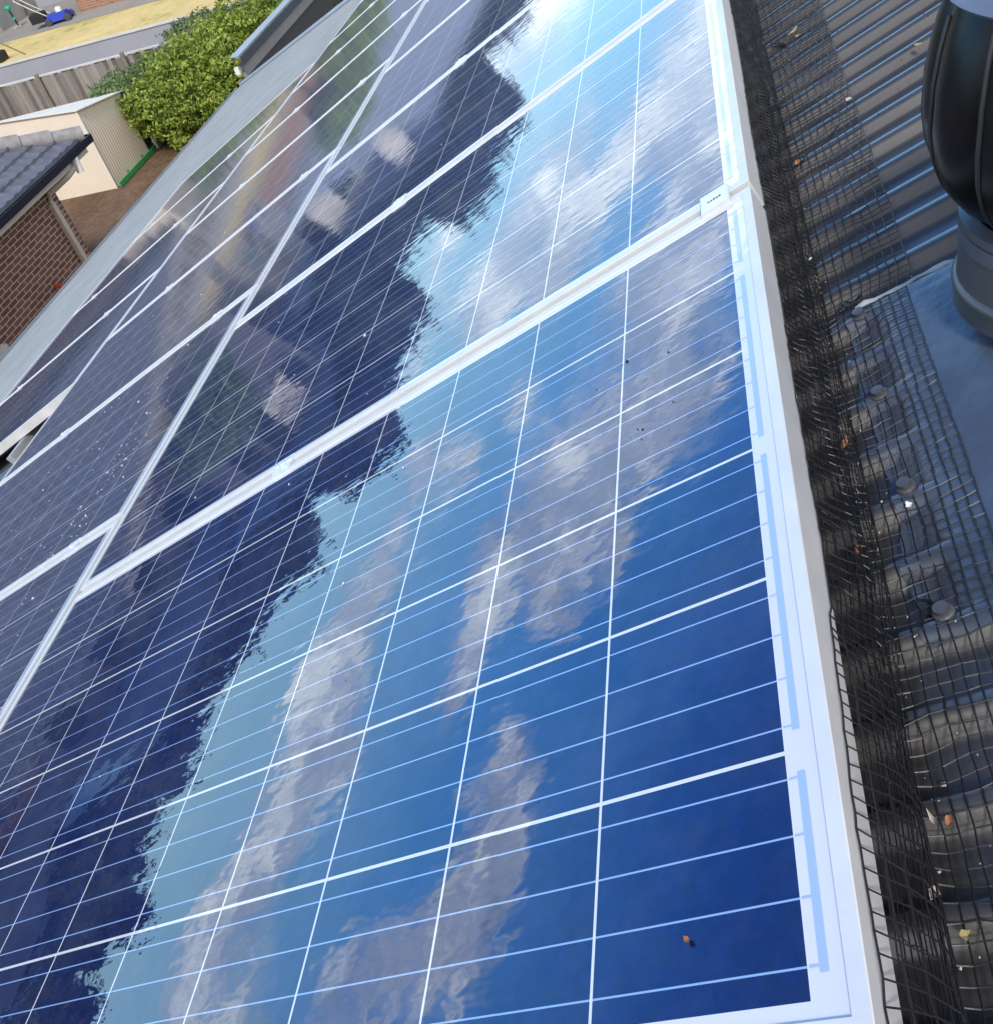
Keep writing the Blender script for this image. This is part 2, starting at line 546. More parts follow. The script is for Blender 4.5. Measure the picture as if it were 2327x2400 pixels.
def paling_mat():
    mt = bpy.data.materials.new("weathered_palings")
    mt.use_nodes = True
    t = NT(mt.node_tree)
    b = t.n['Principled BSDF']
    tco = t.node('ShaderNodeTexCoord')
    sp = t.node('ShaderNodeSeparateXYZ')
    t.l.new(tco.outputs['Object'], sp.inputs[0])
    wn = t.node('ShaderNodeTexWhiteNoise', noise_dimensions='1D')
    t.put(wn.inputs['W'], t.math('FLOOR', t.math('DIVIDE', sp.outputs[1], 0.125)))
    mp = t.mapping(tco.outputs['Object'], scale=(1, 9, 1.2))
    nz = t.noise(mp, 3.0, 5, 0.7)
    f = t.math('ADD', t.math('MULTIPLY', wn.outputs['Value'], 0.55), t.math('MULTIPLY', nz.outputs['Fac'], 0.45))
    t.l.new(t.ramp(f, [(0.2, (0.10, 0.085, 0.072)), (0.5, (0.22, 0.195, 0.17)), (0.8, (0.34, 0.31, 0.28))]), b.inputs['Base Color'])
    b.inputs['Roughness'].default_value = 0.9
    return mt


M_PALING = paling_mat()


def leaf_mat(name, dark, mid, light, transl=0.25):
    mt = bpy.data.materials.new(name)
    mt.use_nodes = True
    t = NT(mt.node_tree)
    b = t.n['Principled BSDF']
    g = t.node('ShaderNodeNewGeometry')
    c = t.ramp(g.outputs['Random Per Island'], [(0.0, dark), (0.5, mid), (1.0, light)])
    t.l.new(c, b.inputs['Base Color'])
    b.inputs['Roughness'].default_value = 0.55
    tr = t.node('ShaderNodeBsdfTranslucent')
    t.l.new(c, tr.inputs['Color'])
    mx = t.node('ShaderNodeMixShader')
    mx.inputs[0].default_value = transl
    t.l.new(b.outputs[0], mx.inputs[1])
    t.l.new(tr.outputs[0], mx.inputs[2])
    t.l.new(mx.outputs[0], t.n['Material Output'].inputs['Surface'])
    return mt


M_LEAF = leaf_mat("bright_shrub_leaves", (0.05, 0.10, 0.012), (0.29, 0.40, 0.05), (0.64, 0.70, 0.17), 0.45)
M_LEAF2 = leaf_mat("grey_green_leaves", (0.08, 0.13, 0.05), (0.19, 0.27, 0.10), (0.34, 0.42, 0.17), 0.35)
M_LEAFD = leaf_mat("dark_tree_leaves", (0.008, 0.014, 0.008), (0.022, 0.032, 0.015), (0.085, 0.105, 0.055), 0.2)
M_FLOWER = leaf_mat("orange_petals", (0.55, 0.16, 0.01), (0.75, 0.28, 0.02), (0.8, 0.42, 0.04), 0.2)
M_BARK = mat("brown_bark", (0.07, 0.052, 0.038), 0.9, var=0.3, vscale=5, bump=0.4, bscale=20)


def ground_mat(name, stops, s1, s2, bump=0.3):
    mt = bpy.data.materials.new(name)
    mt.use_nodes = True
    t = NT(mt.node_tree)
    b = t.n['Principled BSDF']
    tco = t.node('ShaderNodeTexCoord')
    a = t.noise(tco.outputs['Object'], s1, 6, 0.65)
    c = t.noise(tco.outputs['Object'], s2, 4, 0.7)
    f = t.math('ADD', t.math('MULTIPLY', a.outputs['Fac'], 0.6), t.math('MULTIPLY', c.outputs['Fac'], 0.4))
    t.l.new(t.ramp(f, stops), b.inputs['Base Color'])
    b.inputs['Roughness'].default_value = 0.95
    b.inputs['Specular IOR Level'].default_value = 0.1
    bp = t.node('ShaderNodeBump')
    bp.inputs['Strength'].default_value = bump
    bp.inputs['Distance'].default_value = 0.05
    t.l.new(c.outputs['Fac'], bp.inputs['Height'])
    t.l.new(bp.outputs[0], b.inputs['Normal'])
    return mt


M_DIRT = ground_mat("brown_bark_mulch", [(0.32, (0.07, 0.042, 0.028)), (0.5, (0.15, 0.095, 0.062)), (0.68, (0.24, 0.16, 0.11))], 0.8, 9.0, 0.8)
M_LAWN = ground_mat("dry_lawn_grass", [(0.36, (0.30, 0.31, 0.09)), (0.45, (0.58, 0.47, 0.20)), (0.62, (0.72, 0.57, 0.28))], 0.5, 3.5, 0.5)
M_PATH = ground_mat("worn_concrete_path", [(0.3, (0.27, 0.255, 0.24)), (0.7, (0.36, 0.34, 0.32))], 0.6, 6.0, 0.1)

# ------------------------------------------------------------------ setting: ground, yard, lawn, path
g = MB()
xs = [-400, -60, -10, 28.12, 28.125, 60, 700]
ys = [-500, -60, 0, 30, 80, 700]
P = []
for y in ys:
    for i, x in enumerate(xs):
        P.append((x, y, ZG if i <= 3 else ZY - 0.02))
g.grid(P, len(xs), len(ys))
structure(g.build("ground", M_DIRT))
structure(MB().add([(28.15, 2, ZY - 0.012), (31.8, 2, ZY - 0.012), (31.9, 40, ZY - 0.012), (28.15, 40, ZY - 0.012)], [(0, 1, 2, 3)]).build("lawn", M_LAWN))
structure(MB().add([(31.8, 2, ZY - 0.006), (37, 2, ZY - 0.006), (37, 40, ZY - 0.006), (31.9, 40, ZY - 0.006)], [(0, 1, 2, 3)]).build("path", M_PATH))

# ------------------------------------------------------------------ the house the panels stand on
PITCH, CREST = 0.0735, 1.111
N_CREST, N_VALLEY = -0.100, -0.116


def corr(x):
    q = abs(((x - CREST) / PITCH + 0.5) % 1 - 0.5)          # 0 on the rib, 0.5 in the middle of the pan
    c = min(1, max(0, (0.235 - q) / 0.165))
    return N_VALLEY + (N_CREST - N_VALLEY) * (c * c * (3 - 2 * c))


house = empty("house")
D_EAVE, X_HIP = 7.75, 14.55
rs = MB()
vs, fs = [], []
k = 0
nx = int((X_HIP + 2.2) / (PITCH / 14))
for i in range(nx + 1):
    x = -2.2 + i * PITCH / 14
    dmin = -2.6
    if x > X_HIP - (D_EAVE + 2.6) * 0.91:
        dmin = D_EAVE - (X_HIP - x) / 0.91
    if dmin > D_EAVE - 0.02:
        break
    n = corr(x)
    vs += [roof(x, dmin, n), roof(x, 0.6, n) if dmin < 0.6 else roof(x, dmin + 0.001, n), roof(x, D_EAVE, n)]
    k += 1
for i in range(k - 1):
    for j in (0, 1):
        fs.append((i * 3 + j, i * 3 + j + 1, i * 3 + j + 4, i * 3 + j + 3))
roof_part = rs.add(vs, fs).build("roof", M_ROOF, house, smooth=True)
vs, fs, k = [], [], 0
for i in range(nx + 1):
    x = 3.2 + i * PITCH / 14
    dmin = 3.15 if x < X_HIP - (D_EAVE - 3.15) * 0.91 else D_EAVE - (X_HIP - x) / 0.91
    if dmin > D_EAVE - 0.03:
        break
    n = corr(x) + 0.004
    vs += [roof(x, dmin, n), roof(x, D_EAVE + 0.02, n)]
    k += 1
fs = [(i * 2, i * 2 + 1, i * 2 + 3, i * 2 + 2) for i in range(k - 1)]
MB().add(vs, fs).build("sky_sheen_roof_overlay", mat("roof_steel_with_sky_sheen", (0.27, 0.29, 0.30), 0.5, var=0.12, vscale=2.5, spec=0.6), house, smooth=True)  # paler overlay on the same roof; the sky's sheen is put into its colour
# hip capping, gutter, fascia, soffit and walls
hc = MB()
hp = []
for i in range(24):
    s_ = i / 23
    d = D_EAVE - 0.05 - s_ * 6.0
    hp.append(roof(X_HIP - 0.0 - (D_EAVE - d) * 0.91, d, -0.092))
hc.tube(hp, 0.035, 8)
hc.build("hip_capping", M_GUTTER, house, smooth=True)
gy0 = D_EAVE * CP + N_VALLEY * SP
gz0 = -D_EAVE * SP + N_VALLEY * CP
gt = MB()
prof = [(gy0 - 0.01, gz0 - 0.03), (gy0 - 0.01, gz0 - 0.12), (gy0 + 0.10, gz0 - 0.12), (gy0 + 0.115, gz0 - 0.005), (gy0 + 0.10, gz0 + 0.003),
        (gy0 + 0.098, gz0 - 0.01), (gy0 + 0.09, gz0 - 0.105), (gy0 + 0.005, gz0 - 0.105), (gy0 + 0.002, gz0 - 0.03)]
gt.prism(prof, 0, -2.2, X_HIP + 0.05)
gt.build("gutter", M_GUTTER, house)
MB().box(-2.2, X_HIP - 0.1, gy0 - 0.04, gy0 - 0.012, gz0 - 0.22, gz0 - 0.03).build("fascia", M_CREAM, house)
MB().box(-2.2, X_HIP - 0.6, -8.0, gy0 - 0.55, ZG, gz0 - 0.25).build("wall", M_BRICK2, house)
MB().box(-2.2, X_HIP - 0.1, gy0 - 0.55, gy0 - 0.042, gz0 - 0.24, gz0 - 0.222).build("soffit", M_WHITE, house)
MB().add([roof(-2.2, -2.6, -.11), roof(X_HIP - 9.4, -2.6, -.11), (X_HIP - 9.4, -8.0, gz0), (-2.2, -8.0, gz0)], [(0, 1, 2, 3)]).build("back_roof", M_ROOF, house)
tag(house, "low house whose grey corrugated metal roof carries the solar panels", "house")
for (x, d) in [(0.7435, -0.097), (0.599, -0.095), (0.460, -0.096), (0.312, -0.098), (0.898, -0.35), (1.5, -0.4), (-0.05, -0.13)]:
    sc = MB()
    sc.lathe([(0.0, 0.0), (0.0088, 0.0), (0.0088, 0.0020), (0.0075, 0.0030), (0.0062, 0.0036), (0.0062, 0.0085), (0.0, 0.0088)], 14)
    o = sc.build("roof_screw", M_NECK, roof_part)
    place_on_roof(o, x, d, -0.0985 if d > -0.2 and 0.29 < x < 0.76 else N_CREST)

VX, VD = 0.642, -0.295


def flash_n(x, d):
    fd = min(1, max(0, (-d - 0.080) / 0.050))
    fx = min(1, max(0, (0.757 - x) / 0.03))
    fx0 = min(1, max(0, (x - 0.288) / 0.05))
    f = (3 * fd ** 2 - 2 * fd ** 3) * (0.75 + 0.25 * fx) * (0.75 + 0.25 * fx0)
    rr = math.hypot(x - VX, d - VD)
    flat = N_CREST + 0.0005 + 0.010 * math.exp(-(rr / 0.17) ** 2) + 0.0012 * (math.sin(x * 12 + d * 9) + 0.5 * math.sin(x * 31 - d * 20))
    return (max(corr(x), -0.112) + 0.0022) * (1 - f) + flat * f


# ------------------------------------------------------------------ solar panels
PW, PL = 0.995, 1.520              # frame width (along the ridge) and length (down the slope)
CX0, CY0 = 0.022, 0.033            # first cell corner inside the frame


def make_panel(L, glass):
    root = empty("solar_panel")
    fr = MB()
    lip_x, lip_y, h = 0.0125, 0.0115, 0.040

    def ring(x0, x1, y0, y1):
        return [(x0, y0), (x1, y0), (x1, y1), (x0, y1)]
    o_ = ring(0, PW, 0, L)
    ob = ring(0.0008, PW - 0.0008, 0.0008, L - 0.0008)
    i_ = ring(lip_x, PW - lip_x, lip_y, L - lip_y)
    vs = [(*p, -h) for p in o_] + [(*p, 0.0012) for p in o_] + [(*p, 0.002) for p in ob] + [(*p, 0.002) for p in i_] + [(*p, -0.001) for p in i_]
    fs = []
    for a in range(4):
        for i in range(4):
            fs.append((a * 4 + i, a * 4 + (i + 1) % 4, a * 4 + 4 + (i + 1) % 4, a * 4 + 4 + i))
    fr.add(vs, fs)
    fr.build("frame", M_ALU, root)
    gl = MB()
    gl.add([(-CX0 + .002, -CY0 + .002, 0), (PW - CX0 - .002, -CY0 + .002, 0), (PW - CX0 - .002, L - CY0 - .002, 0), (-CX0 + .002, L - CY0 - .002, 0)], [(0, 1, 2, 3)])
    gl.add([(-CX0 + .002, -CY0 + .002, -.006), (PW - CX0 - .002, -CY0 + .002, -.006), (PW - CX0 - .002, L - CY0 - .002, -.006), (-CX0 + .002, L - CY0 - .002, -.006)], [(3, 2, 1, 0)])
    gl.build("cell_sheet", glass, root, loc=(CX0, CY0, 0), fix=False)
    p = 0.1585
    for a, b in ((p * 0.10, p * 0.90), (p * 1.10, p * 2.92), (p * 3.08, p * 4.90), (p * 5.10, p * 5.90)):
        rb = MB()
        rb.add([(a, -0.0115, 0.0003), (b, -0.0115, 0.0003), (b, -0.0062, 0.0003), (a, -0.0062, 0.0003)], [(0, 1, 2, 3)])
        for kx in range(24):
            bx = (kx + 0.5) * p / 4
            if a - 0.002 < bx < b + 0.002:
                rb.add([(bx - .0008, -0.0062, 0.0003), (bx + .0008, -0.0062, 0.0003), (bx + .0008, -0.0002, 0.0003), (bx - .0008, -0.0002, 0.0003)], [(0, 1, 2, 3)])
        rb.build("ribbon", M_RIBBON, root, loc=(CX0, CY0, 0), fix=False)
    return root


ORD = ["nearest", "second", "third", "fourth", "fifth", "sixth", "seventh", "eighth", "ninth", "tenth"]
S0, R0, T0 = 0.981 - 1.012 + 0.009, 1.2213 + 0.010 - 1.012, 2.908
ROWS = [("upper", "mesh edge row", -0.033, S0, 7, 0), ("middle", "middle row", 1.505, R0, 10, 2), ("lower", "row beside the gutter", 3.040, T0, 4, 1)]
protos = [make_panel(PL, M_GLASS), make_panel(1.62, M_GLASS_D), make_panel(PL, M_GLASS_D)]
used = [False] * 3
desc = {("upper", 0): "largest blue solar panel, nearest the viewer beside the mesh, mirroring clouds",
        ("upper", 1): "second solar panel of the upper row, with the label clamp at its corner",
        ("middle", 0): "nearest solar panel of the middle row, mostly cut off by the left edge",
        ("middle", 1): "dusty dark blue solar panel of the middle row with many white bird specks",
        ("lower", 0): "nearest solar panel of the lower row, its near side open over a black gap",
        ("lower", 3): "farthest solar panel of the lower row beside the pale roof edge"}
panels = {}
for (row, rname, d0, x0, cnt, pi) in ROWS:
    for kk in range(cnt):
        if not used[pi]:
            o = protos[pi]
            used[pi] = True
        else:
            o = copy_tree(protos[pi])
        place_on_roof(o, x0 + 1.012 * kk, d0, 0.0)
        side = {"upper": "beside the black mesh", "middle": "x", "lower": "beside the roof edge"}[row]
        lab = desc.get((row, kk), "%s solar panel from the viewer in the %s row %s" % (ORD[kk], row, side if row != "middle" else "of the array"))
        tag(o, lab, "solar panel", "solar panels in three rows on the roof")
        panels[(row, kk)] = o


# ------------------------------------------------------------------ clamps on the seams
def make_clamp():
    root = empty("mid_clamp")
    b = MB()
    b.prism([(-0.021, 0.002), (-0.021, 0.0052), (-0.006, 0.0062), (-0.005, 0.0045), (0.005, 0.0045), (0.006, 0.0062), (0.021, 0.0052), (0.021, 0.002)], 1, -0.021, 0.021)
    b.box(-0.008, 0.008, -0.020, 0.020, -0.036, 0.0021)
    b.build("clamp_body", M_CLAMP, root)
    s = MB()
    s.lathe([(0.0, 0.0105), (0.0028, 0.0105), (0.0028, 0.0095), (0.0058, 0.0095), (0.0058, 0.0046)], 12)
    s.build("bolt", M_CLAMP, root)
    return root


cl0 = make_clamp()
first = True
seq = [("upper", -0.010, S0, 7, [0.848]), ("middle", 0, R0, 10, [1.700, 2.565]), ("lower", 0, T0, 4, [3.52, 4.40])]
for (row, _, x0, cnt, ds) in seq:
    for kk in range(1, cnt):
        for q, d in enumerate(ds):
            c = cl0 if first else copy_tree(cl0)
            first = False
            place_on_roof(c, x0 + 1.012 * kk - 0.0085, d, 0.0)
            where = "" if len(ds) == 1 else (", upslope one" if q == 0 else ", downslope one")
            tag(c, "small silver clamp on the %s seam of the %s row of panels%s" % (ORD[kk - 1], row, where), "clamp", "silver clamps on the panel seams")
lc = empty("end_clamp")
place_on_roof(lc, S0 + 1.012 - 0.006, 0.014, 0.0)
b = MB()
b.box(-0.023, 0.023, -0.020, 0.020, 0.002, 0.0075, 0.001)
b.build("clamp_body", M_CLAMP, lc)
b = MB()
b.box(-0.018, 0.012, -0.015, 0.015, 0.0075, 0.0079)
b.build("sticker", M_WHITE, lc)
b = MB()
for i, (dx, ln) in enumerate([(-.006, .004), (-.0035, .003), (-.001, .004), (.0015, .0028), (.004, .003)]):
    y = -0.010 + i * 0.004
    b.box(-0.0045, -0.0045 + ln, y, y + 0.0028, 0.0079, 0.0082)
b.build("print", M_INK, lc)
tag(lc, "square silver clamp with a printed white sticker at the mesh end of a seam", "clamp")

# mounting rails under the panels, one per clamp line
for (nm, d, xa, xb) in [("upper slope rail", 0.848, -0.02, 7.0), ("upper rail", 1.70, R0 - .02, 10.3), ("mid rail", 2.565, R0 - .02, 10.3), ("lower rail near its open end", 3.52, T0 - 0.14, 6.95), ("lowest rail", 4.40, T0 - 0.10, 6.95)]:
    b = MB()
    b.prism([(-0.02, -0.085), (-0.02, -0.043), (-0.008, -0.043), (-0.008, -0.052), (0.008, -0.052), (0.008, -0.043), (0.02, -0.043), (0.02, -0.085)], 0, xa, xb)
    o = b.build("mounting_rail", M_RAIL)
    place_on_roof(o, 0, d, 0)
    tag(o, "aluminium mounting rail under the panels, %s" % {"upper slope rail": "highest on the slope", "upper rail": "second from the mesh edge", "mid rail": "third from the mesh edge",
        "lower rail near its open end": "its cut end poking into the black gap", "lowest rail": "nearest the gutter"}[nm], "rail", "mounting rails under the panels")
# bracket at the open end of the lower row
b = MB()
b.box(-0.10, 0.02, -0.03, 0.03, -0.05, -0.044)
b.box(-0.10, -0.094, -0.03, 0.03, -0.10, -0.05)
b.box(-0.10, -0.05, -0.03, 0.03, -0.104, -0.098)
b.lathe([(0, -0.038), (0.007, -0.038), (0.007, -0.044)], 10, (-0.03, 0, 0))
o = b.build("rail_bracket", M_RAIL)
place_on_roof(o, T0 - 0.03, 3.27, 0)
tag(o, "bent silver bracket at the open end of the lower row above the black gap", "bracket")

# ------------------------------------------------------------------ black bird mesh
wav = lambda x, a: 0.5 * math.sin(x * 7.3 + a) + 0.3 * math.sin(x * 17.1 + 2.1 * a) + 0.2 * math.sin(x * 41 + 3 * a)


def make_mesh_strip(name, label, x0, x1, prof_fn, ncols, step=0.0125, r=0.0007):
    """prof_fn(x, k) -> roof coordinates of wire k at x"""
    b = MB()
    nrow = int((x1 - x0) / step)
    rj = random.Random(len(label))
    pts = [[roof(*(v_ + rj.gauss(0, 0.00036) for v_ in prof_fn(x0 + i * step, kcol))) for kcol in range(ncols)] for i in range(nrow + 1)]
    for kcol in range(ncols):
        b.tube([pts[i][kcol] for i in range(nrow + 1)], r, 4, cap=False)
    for i in range(nrow + 1):
        b.tube(pts[i], r, 4, cap=False)
    o = b.build(name, M_WIRE, fix=False)
    tag(o, label, "bird mesh", "black wire bird mesh round the panels")
    return o


NK = 17


def edge_d(x):
    pts = [(-0.6, -0.150), (0.4, -0.149), (0.76, -0.151), (0.80, -0.160), (1.2, -0.165), (1.8, -0.174), (4, -0.175)]
    for (xa, da), (xb, db) in zip(pts, pts[1:]):
        if xa <= x <= xb:
            return da + (db - da) * (x - xa) / (xb - xa)
    return pts[-1][1]


def mesh_prof(x, kcol):
    """goes down the frame side, then lies on the roof; wires 12.5 mm apart"""
    x2 = x + 0.0045 * wav(x * 2, kcol * 0.35)
    ntop = -0.034 + (0.020 if x < 0.12 else 0.020 * max(0, 1 - (x - 0.12) / 0.25))
    ntop -= 0.006 * (0.5 + 0.5 * math.sin(x * 9)) if x > 0.3 else 0
    total = NK - 1
    de = edge_d(x)
    if kcol <= 6:
        f = kcol / 6
        bow = math.sin(f * math.pi)
        pinch = 1.0
        for cx in (0.287, 0.738, 1.133, 1.62):
            pinch -= 0.8 * math.exp(-((x - cx) / 0.06) ** 2)
        d = -0.0345 - 0.016 * f ** 1.5 - bow * 0.010 * pinch * (1 + 0.5 * wav(x, 1.0))
        n = ntop + (N_CREST + 0.003 - ntop) * (f ** 0.85)
        return (x2, d, n)
    f = (kcol - 6) / (total - 6)
    d = -0.0505 + (de + 0.0505) * f + 0.0012 * wav(x, kcol)
    base = N_CREST + 0.0015
    low = max(corr(x), -0.108) + 0.002
    lift = 0.5 + 0.5 * wav(x, kcol * 0.2)
    n = low + (base - low) * (0.35 + 0.65 * lift) + 0.001 * wav(x, kcol * 0.7)
    if 0.285 < x < 0.76 and d < -0.075:
        n = max(n, flash_n(x, d) + 0.0016)
    return (x2, d, n)


make_mesh_strip("bird_mesh", "black wire bird mesh draped from the white panel edge onto the corrugated roof", -0.55, 3.9, mesh_prof, NK)
# added second layer under the frame edge; its black stands in for shade
def mesh_prof2(x, kcol):
    f = kcol / 10
    g_ = 0.40 + 0.60 * min(1, max(0, (x - 0.10) / 0.30))
    return (x + 0.002 * wav(x * 3, kcol * 1.7), -0.0362 - 0.026 * f * g_ - 0.005 * g_ * math.sin(f * 3.1) * (1 + wav(x, 4)), -0.043 + (-0.056) * f ** 0.8 + 0.0025 * wav(x, kcol * 0.6))
make_mesh_strip("bird_mesh", "gathered black mesh layer tucked tight under the upper panel frames", -0.55, 3.9, mesh_prof2, 11, 0.0125, 0.0005)
def mesh_prof3(x, kcol):
    f = kcol / 11
    return (x + 0.003 * wav(x * 3, kcol), 3.028 + 0.012 * f + 0.22 * f * f, -0.030 - 0.066 * min(1, f * 1.6) + 0.002 * wav(x, kcol))
make_mesh_strip("bird_mesh", "black mesh closing the dark gap below the middle row, beside the lower row's open end", 1.9, 2.9, mesh_prof3, 12, 0.010, 0.0016)

# mesh clips: black rods pinned to the roof with a washer on the mesh
def make_clip():
    root = empty("mesh_clip")
    b = MB()
    b.tube([(0, 0, 0.002), (0.02, 0.024, 0.0075), (0.035, 0.046, 0.022), (0.038, 0.062, 0.05)], 0.0014, 6)
    b.build("rod", M_WIRE, root, smooth=True)
    b = MB()
    b.lathe([(0.0, 0.0034), (0.004, 0.0034), (0.011, 0.0015), (0.011, 0.0), (0.0, 0.0)], 14)
    b.build("washer", M_BLACK, root, loc=(0.018, 0.020, 0.006))
    return root


clip0 = make_clip()
for i, (x, d, lab) in enumerate([(0.305, -0.076, "black rod clip on the mesh nearest the viewer, beside the open corrugations"), (0.764, -0.076, "black rod clip on the mesh beside the vent flashing's corner screw"),
                                 (1.172, -0.074, "black rod clip on the mesh with a rusty brown leaf at its end"), (1.66, -0.076, "farthest black rod clip, where the mesh looks densest")]):
    c = clip0 if i == 0 else copy_tree(clip0)
    place_on_roof(c, x, d, N_CREST + 0.003, math.pi * 0.95 if i else math.pi * 0.9)
    c.rotation_euler = (Matrix.Rotation(-PHI, 3, 'X') @ Matrix.Rotation(R_(20), 3, 'Z') @ Matrix.Scale(-1, 3, Vector((1, 0, 0)))).to_euler()
    c.scale = (-1, 1, 1)
    tag(c, lab, "mesh clip", "rod clips pinning the bird mesh")

# ------------------------------------------------------------------ turbine roof vent
vent = empty("turbine_vent")
fl = MB()
nu, nv = 110, 60
P = []
for j in range(nv):
    d = -0.078 - 0.56 * (j / (nv - 1)) ** 1.35
    for i in range(nu):
        x = 0.29 + 0.465 * i / (nu - 1)
        dj = d + (0.006 * wav(x * 3, 0.4) if j < 3 else 0)
        n = flash_n(x, d)
        if i == nu - 1:
            n -= 0.006
        P.append(roof(x, dj, n))
fl.grid(P, nu, nv)
fl.build("flashing", M_FLASH, vent, smooth=True)
sb = MB()
sb.tube([roof(0.757 + 0.002 * math.sin(i * 1.1), -0.095 - i * 0.011, N_CREST + 0.0035 + 0.0012 * math.sin(i * 2.3)) for i in range(48)], [0.0026 + 0.0012 * math.sin(i * 1.7) for i in range(48)], 7)
sb.build("folded_edge", M_GUTTER, vent, smooth=True)
VB = roof(VX, VD, N_CREST + 0.004)
nk = MB()
nk.lathe([(0.1085, -0.02), (0.1100, -0.002), (0.1108, 0.001), (0.1108, 0.004), (0.1092, 0.0065), (0.1070, 0.008), (0.1066, 0.016), (0.1064, 0.060), (0.1085, 0.062), (0.1085, 0.070), (0.098, 0.074)], 64, tuple(VB))
nk.build("neck", M_NECK, vent, smooth=True)
cr = MB()
cr.lathe([(0.1066, 0.046), (0.1078, 0.046), (0.1078, 0.060), (0.1066, 0.060)], 64, tuple(VB))
cr.build("collar", mat("dull_collar_band", (0.085, 0.095, 0.115), 0.45, 0.2, var=.15, vscale=20), vent, smooth=True)
for a in (200, 236, 150):
    s = MB()
    s.lathe([(0.0, 0.003), (0.003, 0.003), (0.004, 0.0)], 8)
    o = s.build("rivet", M_NECK, vent)
    o.location = VB + Vector((0.1078 * math.cos(R_(a)), 0.1078 * math.sin(R_(a)), 0.053))
    o.rotation_euler = (0, R_(90), R_(a))


def head_r(h):
    pts = [(0.076, 0.096), (0.084, 0.106), (0.094, 0.1155), (0.110, 0.1265), (0.135, 0.137), (0.165, 0.1415), (0.20, 0.140), (0.23, 0.135), (0.262, 0.125)]
    for (ha, ra), (hb, rb) in zip(pts, pts[1:]):
        if ha <= h <= hb:
            f = (h - ha) / (hb - ha)
            return ra + (rb - ra) * f
    return pts[-1][1]


core = MB()
core.lathe([(0.04, 0.072), (0.09, 0.074)] + [(head_r(0.076 + 0.186 * i / 14) - 0.020, 0.076 + 0.186 * i / 14) for i in range(15)], 48, tuple(VB))
core.build("turbine_core", M_VANE, vent, smooth=True)
NV = 13
for kv in range(NV):
    a0 = 2 * math.pi * (kv + 0.35) / NV
    P = []
    for i in range(16):
        h = 0.076 + 0.186 * i / 15
        R0_ = head_r(h)
        for j in range(7):
            f = j / 6
            a = a0 + f * 2 * math.pi / NV * 1.12 + 0.05 * math.sin(math.pi * i / 15)
            rr = R0_ - 0.022 * f ** 1.3 + 0.009 * math.sin(f * math.pi)
            P.append((VB.x + rr * math.cos(a), VB.y + rr * math.sin(a), VB.z + h))
    v = MB()
    v.grid(P, 7, 16)
    vo = v.build("vane", M_VANE, vent, smooth=True)
    lp = MB()
    lp.tube([VB + (Vector(P[i * 7]) - VB) * 1.004 for i in range(1, 15)], 0.0021, 8)
    lp.build("rolled_lip", M_LIP, vo, smooth=True)
cp = MB()
cp.lathe([(0.0, 0.292), (0.04, 0.290), (0.08, 0.284), (0.115, 0.275), (0.128, 0.268), (0.131, 0.262), (0.128, 0.259), (0.115, 0.261), (0.0, 0.266)], 56, tuple(VB))
cp.build("cap", M_CAP, vent, smooth=True)
tag(vent, "black spinning turbine vent on a grey neck with blue metal flashing, right edge", "roof vent")

# ------------------------------------------------------------------ leaves and litter on the roof
M_YLEAF = mat("yellow_leaf", (0.36, 0.30, 0.13), 0.7, var=0.25, vscale=60)
M_RLEAF = mat("rusty_leaf", (0.36, 0.15, 0.07), 0.75, var=0.3, vscale=60)
M_PLEAF = mat("pale_dry_leaf", (0.55, 0.47, 0.40), 0.8, var=0.2, vscale=60)
M_DROP = mat("white_dropping", (0.78, 0.77, 0.75), 0.8, var=0.1, vscale=60)


def leaf_mesh(L, W, curl, seed, forks=0):
    r = random.Random(seed)
    P = []
    for i in range(7):
        f = i / 6
        wd = W * math.sin(math.pi * (0.06 + 0.94 * f) ** 0.8) * (1 + 0.25 * r.uniform(-1, 1))
        for j in (-1, 0, 1):
            P.append((L * (f - 0.5) + r.uniform(-1, 1) * L * 0.03, j * wd * 0.5, curl * (abs(j) * 0.5 + (f - .5) ** 2 * 2) * W + 0.001))
    b = MB()
    b.grid(P, 3, 7)
    return b


LEAVES = [(1.662, -0.117, .026, .014, M_YLEAF, "yellow green curled leaf caught on the mesh near the top"), (1.630, -0.122, .017, .010, M_YLEAF, "small yellow leaf lying just below the larger yellow one on the mesh"),
          (1.303, -0.272, .022, .007, M_YLEAF, "thin yellow leaf on the bare corrugations beside the black vent"), (1.268, -0.162, .018, .010, M_PLEAF, "pale dry leaf at the outer edge of the mesh"),
          (1.169, -0.072, .020, .011, M_RLEAF, "rusty leaf at the end of the rod clip on the mesh"), (0.904, -0.059, .008, .006, M_DROP, "tiny white scrap in the dark strip by the mesh"),
          (0.434, -0.095, .011, .008, M_DROP, "white bird dropping beside the round screw washer on the mesh"), (0.140, -0.067, .011, .007, M_RLEAF, "small orange leaf on the dark roof at lower right"),
          (0.147, -0.056, .016, .004, M_PLEAF, "pale forked twig scrap beside the small orange leaf"), (0.545, -0.054, .022, .012, M_RLEAF, "brown crumbled leaf under the mesh, middle right"),
          (0.404, -0.045, .018, .012, M_RLEAF, "dark rusty leaf litter close to the panel side"), (0.512, -0.045, .006, .005, M_DROP, "bright white speck in the dark strip below the clip"),
          (0.094, -0.048, .012, .010, M_PLEAF, "pale mossy clump near the panel edge at lower right"), (0.066, -0.062, .010, .009, M_YLEAF, "small round mossy clump at the lower right corner")]
for i, (x, d, L, W, mt, lab) in enumerate(LEAVES):
    o = leaf_mesh(L * .78, W * .78, 0.5, i).build("leaf" if mt in (M_YLEAF, M_RLEAF, M_PLEAF) else "dropping", mt, smooth=False)
    place_on_roof(o, x, d, N_CREST + 0.0035, rnd.uniform(0, 6))
    tag(o, lab, "leaf" if mt is not M_DROP else "dropping", "leaves and scraps on the roof")
